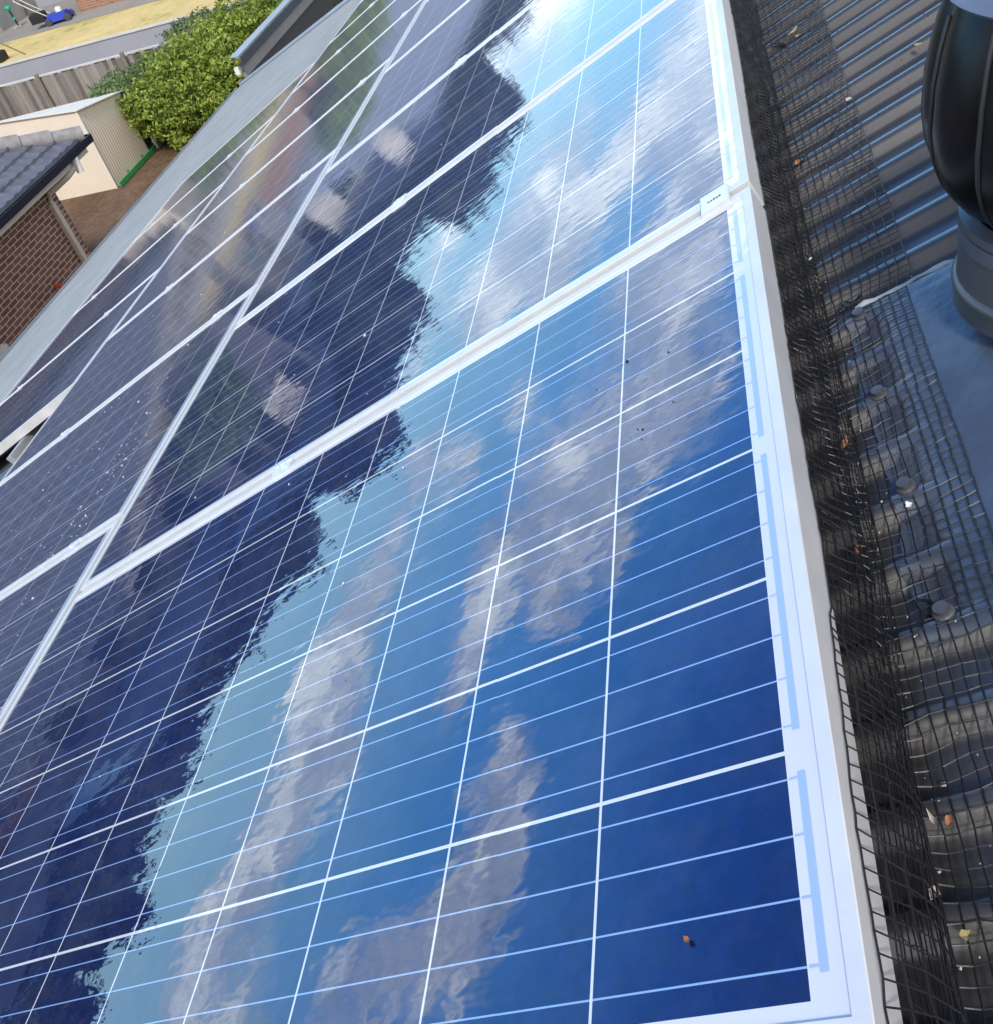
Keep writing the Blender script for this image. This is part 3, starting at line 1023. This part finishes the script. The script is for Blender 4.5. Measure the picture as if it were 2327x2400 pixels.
o = leaf_mesh(.0055, .0045, .5, 77).build("leaf", M_RLEAF)
place_on_roof(o, 0.046, 0.076, 0.001, 0.6)
tag(o, "tiny curled brown leaf lying on the big clear blue panel", "leaf", "leaves and scraps on the roof")
# grit
r = random.Random(3)


def flecks(name, label, cat, mt, pts, rmin, rmax):
    b = MB()
    for (x, d, n) in pts:
        rr = r.uniform(rmin, rmax) * (1 if r.random() < 0.85 else 1.8)
        k = r.randint(4, 6)
        a0 = r.uniform(0, 6)
        st = r.uniform(0.5, 1)
        ring = [(x + rr * math.cos(a0 + 6.283 * q / k) * r.uniform(.7, 1.2), d + rr * st * math.sin(a0 + 6.283 * q / k) * r.uniform(.7, 1.2), n) for q in range(k)]
        b.add([roof(*p) for p in ring] + [roof(x, d, n + rr * 0.5)], [(q, (q + 1) % k, k) for q in range(k)])
    return stuff(b.build(name, mt, fix=False), label, cat)


pts = []
for _ in range(170):
    x = r.uniform(-0.2, 1.9)
    d = -0.042 - abs(r.gauss(0, 0.035))
    pts.append((x, d, max(corr(x), -0.112) + 0.0015))
flecks("roof_grit", "pale grit and seed husks scattered in the dark strip under the mesh", "grit", M_PLEAF, pts, 0.0006, 0.0016)
pts = []
for (cx, cd, sx, sd, nn) in [(2.0, 1.85, .10, .06, 22), (1.55, 1.76, .16, .06, 60), (1.35, 1.80, .2, .1, 45), (1.9, 2.25, .25, .2, 40), (2.75, 2.2, .3, .3, 25), (1.1, 2.0, .4, .2, 30), (3.4, 2.0, .5, .4, 20), (2.9, 3.9, .6, .5, 14),
                             (1.0, .7, .5, .35, 14), (2.2, .8, .6, .4, 12), (5, 2.4, .8, .4, 12)]:
    for _ in range(nn):
        pts.append((r.gauss(cx, sx), min(2.98, max(1.53, r.gauss(cd, sd))) if cd > 1.5 and cd < 3 else r.gauss(cd, sd), 0.0008))
flecks("bird_specks", "small white bird specks and dust on the dark panels", "specks", M_DROP, pts, 0.0009, 0.0026)
pts = [(0.586, 0.119, .0008), (0.59, 0.125, .0008), (0.703, 0.087, .0008), (0.727, 0.149, .0008), (0.705, 0.184, .0008), (0.582, 0.134, .0008), (0.607, 0.082, .0008), (0.57, .12, .0008), (0.73, 0.143, .0008), (0.4, .5, .0008)]
flecks("dark_specks", "few dark dirt specks on the big panel's pale cloud reflection", "specks", M_INK, pts, 0.0009, 0.0018)
pts = []
for _ in range(260):
    x = r.uniform(0.8, 2.3)
    d = r.uniform(-0.55, -0.16)
    pts.append((x, d, corr(x) + 0.001))
flecks("roof_lichen", "dark lichen spots on the bare corrugated roof", "lichen", mat("dark_lichen", (0.05, 0.05, 0.045), 0.9), pts, 0.0008, 0.002)


# ------------------------------------------------------------------ vegetation
def leafy(name, label, cat, lobes, n, size, material, trunk, bark, seed, group=None, core=0.0):
    r = np.random.default_rng(seed)
    root = empty(name, trunk[0])
    tag(root, label, cat, group)
    wts = np.array([l[1][0] * l[1][1] * l[1][2] for l in lobes]) ** 0.67
    wts = wts / wts.sum()
    which = r.choice(len(lobes), n, p=wts)
    c = np.array([l[0] for l in lobes])[which]
    rad = np.array([l[1] for l in lobes])[which]
    u = r.normal(size=(n, 3))
    u /= np.linalg.norm(u, axis=1, keepdims=True)
    # bumpy radius: clumps and gaps
    lump = 0.80 + 0.20 * np.sin(u[:, 0] * 7 + which) * np.sin(u[:, 1] * 8 + 2 * which) + 0.12 * np.sin(u[:, 2] * 11 + u[:, 0] * 9 + which * 3)
    rr = (0.55 + 0.45 * r.random(n) ** 0.4) * lump + (0.10 * (r.random(n) ** 6) if core == 0 else 0)
    p = c + u * rad * rr[:, None] - np.array(trunk[0])
    nrm = u + r.normal(scale=0.7, size=(n, 3)) + np.array([0, 0, 0.35])
    nrm /= np.linalg.norm(nrm, axis=1, keepdims=True)
    t = np.cross(nrm, r.normal(size=(n, 3)))
    t /= np.linalg.norm(t, axis=1, keepdims=True)
    b = np.cross(nrm, t)
    s = size * (0.6 + 0.8 * r.random(n))[:, None]
    v0 = p - t * s
    v1 = p + b * s * 0.42 + nrm * s * 0.12
    v2 = p + t * s
    v3 = p - b * s * 0.42 + nrm * s * 0.12
    V = np.stack([v0, v1, v2, v3], 1).reshape(-1, 3)
    verts = V.tolist()
    faces = [(4 * i, 4 * i + 1, 4 * i + 2, 4 * i + 3) for i in range(n)]
    if core > 0:                                          # twig-dense heart of the crown
        for li, (cc, rr_) in enumerate(lobes):
            o_ = len(verts)
            nu_, nv_ = 18, 12
            for j in range(nv_ + 1):
                for i in range(nu_):
                    th, ph = math.pi * j / nv_, 2 * math.pi * i / nu_
                    k_ = core * (0.92 + 0.10 * math.sin(3 * ph + li) * math.sin(2.5 * th) + 0.08 * math.sin(7 * ph + 2 * li) * math.sin(6 * th))
                    verts.append([cc[0] - trunk[0][0] + rr_[0] * k_ * math.sin(th) * math.cos(ph), cc[1] - trunk[0][1] + rr_[1] * k_ * math.sin(th) * math.sin(ph), cc[2] - trunk[0][2] + rr_[2] * k_ * math.cos(th)])
            for j in range(nv_):
                for i in range(nu_):
                    faces.append((o_ + j * nu_ + i, o_ + j * nu_ + (i + 1) % nu_, o_ + (j + 1) * nu_ + (i + 1) % nu_, o_ + (j + 1) * nu_ + i))
    me = bpy.data.meshes.new("crown")
    me.from_pydata(verts, [], faces)
    me.update()
    me.materials.append(material)
    o = bpy.data.objects.new("crown", me)
    COL.objects.link(o)
    o.parent = root
    tb = MB()
    base = Vector((0, 0, 0))
    for (cc, rr_) in lobes:
        tgt = Vector(cc) - Vector(trunk[0])
        mid = base.lerp(tgt, 0.5) + Vector((0, 0, 0.15 * tgt.length))
        tb.tube([base, mid * 0.6, mid, tgt], [trunk[1], trunk[1] * 0.75, trunk[1] * 0.5, trunk[1] * 0.18], 7)
    tb.build("trunk", bark, root, smooth=True)
    return root


leafy("shrub", "large bright green leafy shrub between the shed and the dark gutter", "shrub",
      [((21.6, 11.5, -4.75), (1.25, 1.35, 1.05)), ((21.9, 10.2, -4.45), (1.5, 1.3, 1.15)), ((22.6, 8.9, -4.0), (1.7, 1.6, 1.0)), ((20.9, 11.9, -5.15), (0.95, 0.95, 0.6)), ((20.7, 12.2, -4.75), (.75, .75, .6)), ((22.6, 11.6, -4.65), (1.2, 1.3, .75)),
       ((24.0, 7.6, -3.8), (1.8, 1.6, 1.0)), ((20.9, 10.3, -5.2), (1.0, 1.0, 0.75)), ((24.6, 11.2, -2.25), (1.7, 1.6, .7)), ((24.5, 9.3, -2.9), (1.6, 1.5, 1.0))], 95000, 0.05, M_LEAF, ((21.9, 10.4, ZG), 0.12), M_BARK, 1)
leafy("shrub", "wispy grey-green shrub hanging over the shed's corner", "shrub",
      [((21.1, 13.25, -4.55), (.75, .7, .5)), ((22.0, 13.5, -4.7), (.85, .75, .55)), ((21.6, 12.9, -5.05), (.7, .6, .55)), ((22.8, 12.8, -4.55), (0.9, 0.9, .45)), ((24.6, 12.3, -4.35), (1.0, 1.1, .45))], 18000, 0.042, M_LEAF2, ((22.3, 13.2, ZG), 0.06), M_BARK, 2)
leafy("flower_clump", "small clump of orange flowers at the foot of the green shrub", "flowers",
      [((20.95, 12.05, -5.62), (.28, .28, .2)), ((20.7, 11.9, -5.66), (.2, .2, .15))], 320, 0.045, M_FLOWER, ((20.9, 12.0, ZG), 0.02), M_BARK, 3)
leafy("weed", "low green weed growing by the orange flowers", "plant", [((20.45, 11.75, -5.62), (.35, .35, .22))], 500, 0.05, M_LEAF, ((20.45, 11.75, ZG), 0.015), M_BARK, 9)

leafy("garden_tree", "green garden tree left of the shed, seen only mirrored in the panels", "tree",
      [((27.5, 26.0, -2.4), (2.0, 2.0, 1.3)), ((26.6, 27.2, -3.0), (1.8, 1.8, 1.3)), ((27.9, 25.2, -3.4), (1.5, 1.5, 1.0))], 9000, 0.13, M_LEAF2, ((27.4, 26.2, ZG), 0.12), M_BARK, 12)

# ------------------------------------------------------------------ shed
shed = empty("garden_shed", (18.87, 12.84, ZG))
sx, sy = 1.9, 4.4
wl = MB()
apex, ez, ey = 2.02, 1.72, 0.0
poly = [(0, 0), (sy, 0), (sy, 2.05), (0, ez)]
wl.prism(poly, 0, 0.0, 0.03)
wl.build("front_wall", M_SHED, shed)
rw = MB()
P = []
NXR = 120
for j in range(2):
    for i in range(NXR):
        x = 0.031 + (sx - 0.031) * i / (NXR - 1)
        P.append((x, 0.006 * (1 if (i // 3) % 2 else 0), 0.0 if j == 0 else ez - 0.02 - 0.29 * i / (NXR - 1)))
rw.grid(P, NXR, 2)
rw.build("side_wall", M_SHED, shed)
rf = MB()
th = 0.02
rf.add([(-0.05, -.06, ez - .005), (sx + .05, -.06, ez - .31), (sx + .05, sy + .06, 1.40), (-0.05, sy + .06, 2.045), (-0.05, -.06, ez - .005 + th), (sx + .05, -.06, ez - .31 + th), (sx + .05, sy + .06, 1.40 + th), (-0.05, sy + .06, 2.045 + th)],
       [(0, 1, 2, 3), (4, 7, 6, 5), (0, 4, 5, 1), (1, 5, 6, 2), (2, 6, 7, 3), (3, 7, 4, 0)])
rf.build("roof", M_SHEDR, shed)
tr = MB()
for yy in (1.1, 2.2, 3.3):
    tr.box(-0.006, -0.0005, yy, yy + 0.015, 0.02, ez)
tr.build("wall_seam", M_SHED, shed)
MB().box(-0.014, 0.0, -0.014, 0.028, 0, ez - .005).build("corner_trim", M_SHEDR, shed)
tag(shed, "cream metal garden shed with pale roof beside the paling fence", "shed")
gr = empty("edging_rail", (18.80, 12.70, ZG))
b = MB()
b.box(0, 2.05, -0.03, 0.0, 0.03, 0.13, .005)
b.build("plank", M_GREEN, gr)
for xx in (0.55, 1.35):
    MB().box(xx, xx + .05, 0.002, .04, 0, .17).build("peg", M_TIMB, gr)
tag(gr, "bright green edging plank along the foot of the shed wall", "edging")
bn = empty("wheelie_bin", (21.75, 13.1, ZG))
b = MB()
b.add([(-.24, -.26, 0.06), (.24, -.26, .06), (.24, .26, .06), (-.24, .26, .06), (-.29, -.33, .95), (.29, -.33, .95), (.29, .33, .95), (-.29, .33, .95)],
      [(0, 3, 2, 1), (4, 5, 6, 7), (0, 1, 5, 4), (1, 2, 6, 5), (2, 3, 7, 6), (3, 0, 4, 7)])
b.build("bin_body", M_BLACK, bn)
MB().box(-.31, .31, -.36, .36, .955, 1.0, .015).build("lid", M_BLACK, bn)
for yy in (-.27, .22):
    w_ = MB()
    w_.lathe([(0, 0), (.1, 0), (.1, .05), (0, .05)], 16)
    o = w_.build("wheel", M_BLACK, bn)
    o.location = (-.26, yy, .1)
    o.rotation_euler = (R_(-90), 0, 0)
tag(bn, "black wheelie bin in the shadow behind the shed", "bin")
b = MB()
b.box(0, .5, -.04, .04, 0, .7, .01)
o = b.build("timber_offcut", M_COPING, loc=(20.95, 12.72, ZG))
tag(o, "pale timber board leaning beside the black bin", "board")

# ------------------------------------------------------------------ brick neighbour house with tiled roof (upper left)
nb = empty("brick_house", (0, 0, 0))
EX, EY, EZ = 13.67, 9.45, -3.2
WX, WY = 12.95, 9.90
wallm = MB()
wallm.box(2.0, WX, WY, 17.4, ZG, EZ - 0.19)
wallm.build("wall", M_BRICK, nb)
so = MB()
so.box(1.6, EX - .06, EY + .05, 17.8, EZ - .188, EZ - .172)
so.build("soffit", M_CREAM, nb)
MB().box(1.6, EX - .03, EY + .03, EY + .048, EZ - .22, EZ - .06).build("fascia", M_CREAM, nb)
MB().box(EX - .048, EX - .03, EY + .05, 17.8, EZ - .22, EZ - .06).build("fascia", M_CREAM, nb)
gp = [(EY - .08, EZ - .11), (EY + .03, EZ - .11), (EY + .03, EZ), (EY + .02, EZ), (EY + .02, EZ - .1), (EY - .07, EZ - .1), (EY - .08, EZ + .005), (EY - .095, EZ + .005)]
gm = MB()
gm.prism(gp, 0, 1.6, EX + .08)
gm.prism([(EX + .08, EZ - .11), (EX - .03, EZ - .11), (EX - .03, EZ), (EX - .02, EZ), (EX - .02, EZ - .1), (EX + .07, EZ - .1), (EX + .08, EZ + .005), (EX + .095, EZ + .005)], 1, EY - .09, 17.8)
gm.build("gutter", M_NAVY, nb)
TAN = math.tan(R_(22))


def tile_slope(u0, u1, run, to_world, courses):
    """tiles laid in courses; u along the eave, w up the slope in plan"""
    b = MB()
    tw = 0.23
    step = run / courses
    for c in range(courses):
        wa, wb = c * step, (c + 1) * step
        rows = []
        nu = max(6, int((u1 - u0 - 2 * wa) / tw * 8))
        for (wv, lift) in ((wa, 0.048), (wb + 0.02, 0.004)):
            row = []
            lo, hi = u0 + max(0, wv), u1 - max(0, wv)
            if hi <= lo:
                hi = lo + 0.001
            for i in range(nu + 1):
                u = u0 + wa + (u1 - u0 - 2 * wa) * i / nu
                u = min(max(u, lo), hi)
                ph = ((u / tw + 0.5 * (c % 2)) % 1)
                roll = 0.014 * max(0, math.sin(2 * math.pi * ph)) - 0.004 * max(0, -math.sin(2 * math.pi * ph))
                row.append(to_world(u, wv, lift + roll))
            rows.append(row)
        front = [to_world(min(max(u0 + wa + (u1 - u0 - 2 * wa) * i / nu, u0 + wa), u1 - wa), wa, -0.01) for i in range(nu + 1)]
        b.grid(front + rows[0] + rows[1], nu + 1, 3)
    return b


RUN = 4.1
ts = tile_slope(1.6, EX, RUN, lambda u, w_, l: (u, EY + w_, EZ + w_ * TAN + l), 18)
ts.build("roof", M_TILE, nb)
t2 = tile_slope(EY, EY + 2 * RUN + .15, RUN, lambda u, w_, l: (EX - w_, u, EZ + w_ * TAN + l), 13)
t2.build("roof", M_TILE, nb)
MB().add([(1.6, EY + 2 * RUN, EZ), (EX, EY + 2 * RUN + .15, EZ), (EX - RUN, EY + RUN, EZ + RUN * TAN), (1.6 + RUN, EY + RUN, EZ + RUN * TAN)], [(0, 1, 2, 3)]).build("roof", M_TILE, nb)
for i in range(13):
    f0, f1 = i * RUN / 13, (i + 1.12) * RUN / 13
    pa = Vector((EX - f0, EY + f0, EZ + f0 * TAN + .045))
    pb = Vector((EX - f1, EY + f1, EZ + f1 * TAN + .03))
    c = MB()
    c.tube([pa, pb], [0.125, 0.105], 12)
    c.build("ridge_cap", M_RIDGE, nb, smooth=True)
dpm = MB()
dpm.box(12.63, 12.73, WY - .075, WY - .003, ZG, EZ - .55, .0)
dpm.tube([(12.68, WY - .04, EZ - .55), (12.72, WY - .06, EZ - .42), (12.95, EY + .10, EZ - .30), (13.10, EY + .02, EZ - .24), (13.12, EY - .02, EZ - .10)], 0.045, 10)
dpm.build("downpipe", M_CREAM, nb)
MB().tube([(13.12, EY - .03, EZ - .33), (13.14, EY - .03, EZ - .11)], 0.055, 12).build("pipe_elbow", M_WHITE, nb, smooth=True)
tag(nb, "brown brick neighbour house with blue-grey tiled hip roof and navy gutter", "house")
hr = MB()
ctr = Vector((11.77, WY - .06, -4.70))
for rr, off in ((0.055, 0), (0.047, -0.012), (0.058, -.022)):
    hr.tube([ctr + Vector((rr * math.cos(a * math.pi / 8), off, rr * math.sin(a * math.pi / 8))) for a in range(17)], 0.011, 7)
hr.box(11.755, 11.785, WY - .10, WY - .003, -4.68, -4.63)
o = hr.build("hose_coil", M_ORANGE, smooth=False)
tag(o, "small orange coil hung on the brown brick wall", "hose")
MB_ = MB()
MB_.box(9.6, 10.14, 9.80, 9.895, ZG, -4.62)
o = MB_.build("meter_box", M_WHITE)
tag(o, "white box on the brown brick wall at the left edge", "box")

# ------------------------------------------------------------------ paling fence, retaining wall, yard behind
fence = empty("paling_fence", (24.2, 6, ZG))
b = MB()
rr = random.Random(5)
for i in range(160):
    y = i * 0.125
    hh = 1.40 + rr.uniform(-0.02, 0.02)
    t_ = 0.0 if i % 2 else 0.012
    b.box(-t_ - 0.012, -t_, y + 0.003, y + 0.122, 0, hh)
b.build("palings", M_PALING, fence)
for i in range(8):
    MB().box(-0.10, -0.03, i * 2.6 + .5, i * 2.6 + .6, 0, 1.50).build("post", M_TIMB, fence)
MB().box(-0.05, 0.03, 0, 20, 1.425, 1.46).build("top_rail", M_COPING, fence)
tag(fence, "weathered grey timber paling fence behind the shed", "fence")
rw_ = empty("retaining_wall", (28.0, 2, ZG))
MB().box(0, 0.12, 0, 24, 0, ZY - ZG + 0.02).build("wall_panel", M_CONC2, rw_)
MB().box(-0.03, 0.15, 0, 24, ZY - ZG + 0.022, ZY - ZG + 0.06).build("coping", M_COPING, rw_)
tag(rw_, "smooth blue-grey retaining wall with a pale coping, below the yellow lawn", "retaining wall")
yh = empty("yard_house", (33.4, 6, ZY))
yh.location = (33.5, 6, ZY)
MB().box(0, 9, 0, 14.6, 0, 0.7).build("wall", M_BRICK2, yh)
MB().box(.03, 8.97, .03, 14.57, 0.702, 1.25).build("wall", M_CONC2, yh)
MB().box(3.0, 9, 14.6, 19, 0, 1.25).build("wall", M_CONC2, yh)


def hip_roof(b, x0, x1, y0, y1, z, h, ov=0.45):
    x0, x1, y0, y1 = x0 - ov, x1 + ov, y0 - ov, y1 + ov
    if (x1 - x0) < (y1 - y0):
        m_ = (x1 - x0) / 2
        r1, r2 = (x0 + m_, y0 + m_, z + h), (x0 + m_, y1 - m_, z + h)
        b.add([(x0, y0, z), (x1, y0, z), (x1, y1, z), (x0, y1, z), r1, r2], [(0, 1, 4), (1, 2, 5, 4), (2, 3, 5), (3, 0, 4, 5), (3, 2, 1, 0)])
    else:
        m_ = (y1 - y0) / 2
        r1, r2 = (x0 + m_, y0 + m_, z + h), (x1 - m_, y0 + m_, z + h)
        b.add([(x0, y0, z), (x1, y0, z), (x1, y1, z), (x0, y1, z), r1, r2], [(0, 1, 5, 4), (1, 2, 5), (2, 3, 4, 5), (3, 0, 4), (3, 2, 1, 0)])
    return b


M_DROOF = mat("dark_blue_roof", (0.05, 0.06, 0.09), 0.45, var=0.1, vscale=2)
hip_roof(MB(), 0, 9, 0, 14.6, 1.27, 3.3, .3).build("roof", mat("pale_blue_steel_roof", (0.24, 0.28, 0.37), 0.45, var=.06, vscale=1), yh)
for yy in (3, 9):
    MB().box(-0.06, -0.002, yy, yy + 1.6, 0.5, 1.1).build("window", M_BLACK, yh)
tag(yh, "tan brick house beyond the yellow lawn at the top left", "house")
gw = empty("grey_garage", (33.8, 24.0, ZY))
MB().box(0, 4, 0, 6, 0, 2.3).build("wall", M_CONC, gw)
hip_roof(MB(), 0, 4, 0, 6, 2.32, 1.0, .2).build("roof", M_DROOF, gw)
MB().box(1.75, 1.9, -.02, -.001, 0, 2.2).build("post", M_TIMB, gw)
tag(gw, "plain grey concrete wall building in the far top left corner", "garage")
o = MB().box(28.75, 29.15, 21.0, 21.5, ZY - .01, ZY + .28, .04).build("planter_pot", M_BLACK)
tag(o, "small black pot standing at the lawn edge, far left", "pot")
o = MB().tube([(29.0, 20.3, ZY), (31.9, 23.0, ZY + .0)], 0.02, 6).build("hose", M_TIMB)
tag(o, "thin dark hose lying across the yellow lawn", "hose")

# lawn mower
mw = empty("lawn_mower", (32.75, 20.95, ZY), (0, 0, R_(-78)))
b = MB()
b.add([(-.42, -.26, .08), (.36, -.26, .08), (.36, .26, .08), (-.42, .26, .08), (-.36, -.22, .30), (.26, -.22, .28), (.26, .22, .28), (-.36, .22, .30)],
      [(0, 3, 2, 1), (4, 5, 6, 7), (0, 1, 5, 4), (1, 2, 6, 5), (2, 3, 7, 6), (3, 0, 4, 7)])
b.build("deck", mat("blue_mower_paint", (0.01, 0.04, 0.45), 0.35), mw)
b = MB()
b.lathe([(0, .44), (.07, .44), (.11, .40), (.12, .302), (0, .302)], 18, (.05, .02, 0))
b.build("engine", M_WHITE, mw)
b = MB()
b.box(-.95, -.44, -.2, .2, .16, .46, .05)
b.build("grass_catcher", M_BLACK, mw)
b = MB()
for s_ in (-.19, .19):
    b.tube([(-.3, s_, .26), (-.75, s_, .62), (-1.15, s_, .98)], 0.018, 6)
b.tube([(-1.15, -.19, .98), (-1.18, 0, 1.0), (-1.15, .19, .98)], 0.02, 6)
b.build("handle", M_COPING, mw)
for (xx, yy) in ((-.36, -.31), (.32, -.31), (-.36, .27), (.32, .27)):
    w_ = MB()
    w_.lathe([(0, 0), (.06, 0), (.11, .004), (.115, .02), (.11, .04), (0, .04)], 18)
    o = w_.build("wheel", mat("dark_grey_wheel", (0.06, 0.06, 0.065), 0.6), mw)
    o.location = (xx, yy, .115)
    o.rotation_euler = (R_(-90), 0, 0)
tag(mw, "blue and white lawn mower with pale handle on the path", "lawn mower")
ln = empty("garden_tool", (33.7, 23.25, ZY))
b = MB()
b.tube([(0, 0, .05), (.02, .03, .3), (.05, .08, .58)], [.03, .035, .03], 8)
b.build("shaft", M_BLACK, ln)
b = MB()
b.lathe([(0, .12), (.09, .10), (.12, .04), (.10, -.03), (0, -.06)], 14, (.06, .10, .62))
b.build("head", M_TEAL, ln)
b = MB()
b.lathe([(0, .08), (.06, .06), (.07, 0), (0, -.02)], 12, (.0, .02, .28))
b.build("handle", M_TEAL, ln)
b = MB()
for a in (0, 2.1, 4.2):
    b.tube([(0, 0, .08), (.2 * math.cos(a), .2 * math.sin(a), .015)], .012, 5)
b.build("foot", M_COPING, ln)
tag(ln, "teal and black garden tool standing on the path by the grey wall", "garden tool")

# ------------------------------------------------------------------ low lean-to eave beyond the hip
lt = empty("lean_to", (15.66, 7.5, -3.0))
lt.location = (15.72, 7.5, -3.13)
LX = 9.0
MB().add([(0, -.06, .03), (LX, -.06, .03), (LX, .17, .0), (.2, .17, .0), (0, -.06, .0), (LX, -.06, 0), (LX, .17, -.015), (.2, .17, -.015)],
         [(0, 1, 2, 3), (7, 6, 5, 4), (0, 4, 5, 1), (1, 5, 6, 2), (2, 6, 7, 3), (3, 7, 4, 0)]).build("roof", M_GUTTER, lt)
b = MB()
b.prism([(-.10, -.13), (-.10, .006), (-.088, .010), (-.083, -.115), (-.002, -.115), (-.002, -.13)], 0, 0, LX)
b.build("gutter", mat("slate_blue_gutter", (0.045, 0.055, 0.075), 0.6), lt)
MB().box(.12, LX, -.03, .03, -.33, -.135).build("fascia", mat("grey_fascia", (0.26, 0.26, 0.26), 0.7, var=.1, vscale=2), lt)
MB().box(.35, LX, 0.10, .16, -2.6, -.36).build("wall", mat("charcoal_cladding", (0.06, 0.058, 0.06), 0.7, var=.1, vscale=1), lt)
MB().box(0.02, .10, 0.02, .10, -.25, -.14).build("bracket", M_WHITE, lt)
tag(lt, "dark lean-to with pale roof lip and blue-grey gutter beyond the roof hip", "lean-to")

# ------------------------------------------------------------------ houses and trees round about, seen mirrored in the glass
M_LILAC = mat("lilac_grey_render", (0.15, 0.145, 0.19), 0.8, var=.08, vscale=.6)
M_PALEW = mat("pale_render", (0.70, 0.68, 0.66), 0.8, var=.06, vscale=.6)
M_NROOF = mat("navy_steel_roof", (0.035, 0.05, 0.10), 0.35, var=.1, vscale=1)


def far_house(x, y, wx, wy, z, hw, hr_, wall, roofm, label, yaw=0.0, wins=3):
    h = empty("far_house", (x, y, z), (0, 0, yaw))
    MB().box(-wx / 2, wx / 2, -wy / 2, wy / 2, -0.5, hw).build("wall", wall, h)
    hip_roof(MB(), -wx / 2, wx / 2, -wy / 2, wy / 2, hw + .02, hr_).build("roof", roofm, h)
    for i in range(wins):
        u = -wx / 2 + wx * (i + .5) / wins
        wn_ = MB().box(u - .7, u + .7, -wy / 2 - .05, -wy / 2 - .002, hw - 1.7, hw - .5).build("window", M_BLACK, h)
        MB().box(u - .78, u + .78, -wy / 2 - .04, -wy / 2 - .0035, hw - 1.78, hw - 1.70).build("sill", M_PALEW, wn_)
    for i in range(2):
        v_ = -wy / 2 + wy * (i + .5) / 2
        MB().box(-wx / 2 - .05, -wx / 2 - .002, v_ - .7, v_ + .7, hw - 1.7, hw - .5).build("window", M_BLACK, h)
    tag(h, label, "house", "houses around the yard")
    return h


far_house(34.5, 33.5, 9, 8, ZY, 4.6, 2.0, M_LILAC, M_NROOF, "two-storey house with navy roof, mirrored beyond the yard", R_(10))
far_house(22.5, 36, 13, 8, ZG, 4.3, 2.2, M_LILAC, M_NROOF, "wide lilac-grey house with navy roof, mirrored in the near panels", R_(-12), 4)
far_house(10, 36, 10, 8, ZG, 3.4, 2.2, M_BRICK, M_DROOF, "brown brick house with dark roof, mirrored at the lower left", R_(-4))
far_house(47, 21, 9, 10, ZY, 3.2, 2.2, M_PALEW, M_DROOF, "pale house with dark roof, mirrored in the far panels", R_(5))
hb = far_house(31.0, 27.2, 4.4, 4.4, ZY, 5.0, 1.3, M_LILAC, M_NROOF, "narrow two-storey house with white boarded bay, mirrored as a striped patch", R_(40), 1)
for k_, (za, zb_) in enumerate(((3.5, 4.1), (4.3, 4.85))):
    MB().box(-2.26, -2.21, -.9, .8, za, zb_).build("bay_panel", M_PALEW, hb)
tk = empty("water_tank", (36.6, 17.4, ZY))
b = MB()
b.lathe([(0, 4.35), (.35, 4.3), (.62, 4.1), (.66, 3.3), (.66, 3.0), (0, 3.0)], 24)
b.build("tank", M_PALEW, tk, smooth=True)
b = MB()
for a_ in range(4):
    b.tube([(.5 * math.cos(a_ * 1.57), .5 * math.sin(a_ * 1.57), 0), (.5 * math.cos(a_ * 1.57), .5 * math.sin(a_ * 1.57), 3.0)], .05, 6)
b.build("stand", M_NROOF, tk)
tag(tk, "round white tank on a stand behind the yard house, mirrored in the far panels", "tank")

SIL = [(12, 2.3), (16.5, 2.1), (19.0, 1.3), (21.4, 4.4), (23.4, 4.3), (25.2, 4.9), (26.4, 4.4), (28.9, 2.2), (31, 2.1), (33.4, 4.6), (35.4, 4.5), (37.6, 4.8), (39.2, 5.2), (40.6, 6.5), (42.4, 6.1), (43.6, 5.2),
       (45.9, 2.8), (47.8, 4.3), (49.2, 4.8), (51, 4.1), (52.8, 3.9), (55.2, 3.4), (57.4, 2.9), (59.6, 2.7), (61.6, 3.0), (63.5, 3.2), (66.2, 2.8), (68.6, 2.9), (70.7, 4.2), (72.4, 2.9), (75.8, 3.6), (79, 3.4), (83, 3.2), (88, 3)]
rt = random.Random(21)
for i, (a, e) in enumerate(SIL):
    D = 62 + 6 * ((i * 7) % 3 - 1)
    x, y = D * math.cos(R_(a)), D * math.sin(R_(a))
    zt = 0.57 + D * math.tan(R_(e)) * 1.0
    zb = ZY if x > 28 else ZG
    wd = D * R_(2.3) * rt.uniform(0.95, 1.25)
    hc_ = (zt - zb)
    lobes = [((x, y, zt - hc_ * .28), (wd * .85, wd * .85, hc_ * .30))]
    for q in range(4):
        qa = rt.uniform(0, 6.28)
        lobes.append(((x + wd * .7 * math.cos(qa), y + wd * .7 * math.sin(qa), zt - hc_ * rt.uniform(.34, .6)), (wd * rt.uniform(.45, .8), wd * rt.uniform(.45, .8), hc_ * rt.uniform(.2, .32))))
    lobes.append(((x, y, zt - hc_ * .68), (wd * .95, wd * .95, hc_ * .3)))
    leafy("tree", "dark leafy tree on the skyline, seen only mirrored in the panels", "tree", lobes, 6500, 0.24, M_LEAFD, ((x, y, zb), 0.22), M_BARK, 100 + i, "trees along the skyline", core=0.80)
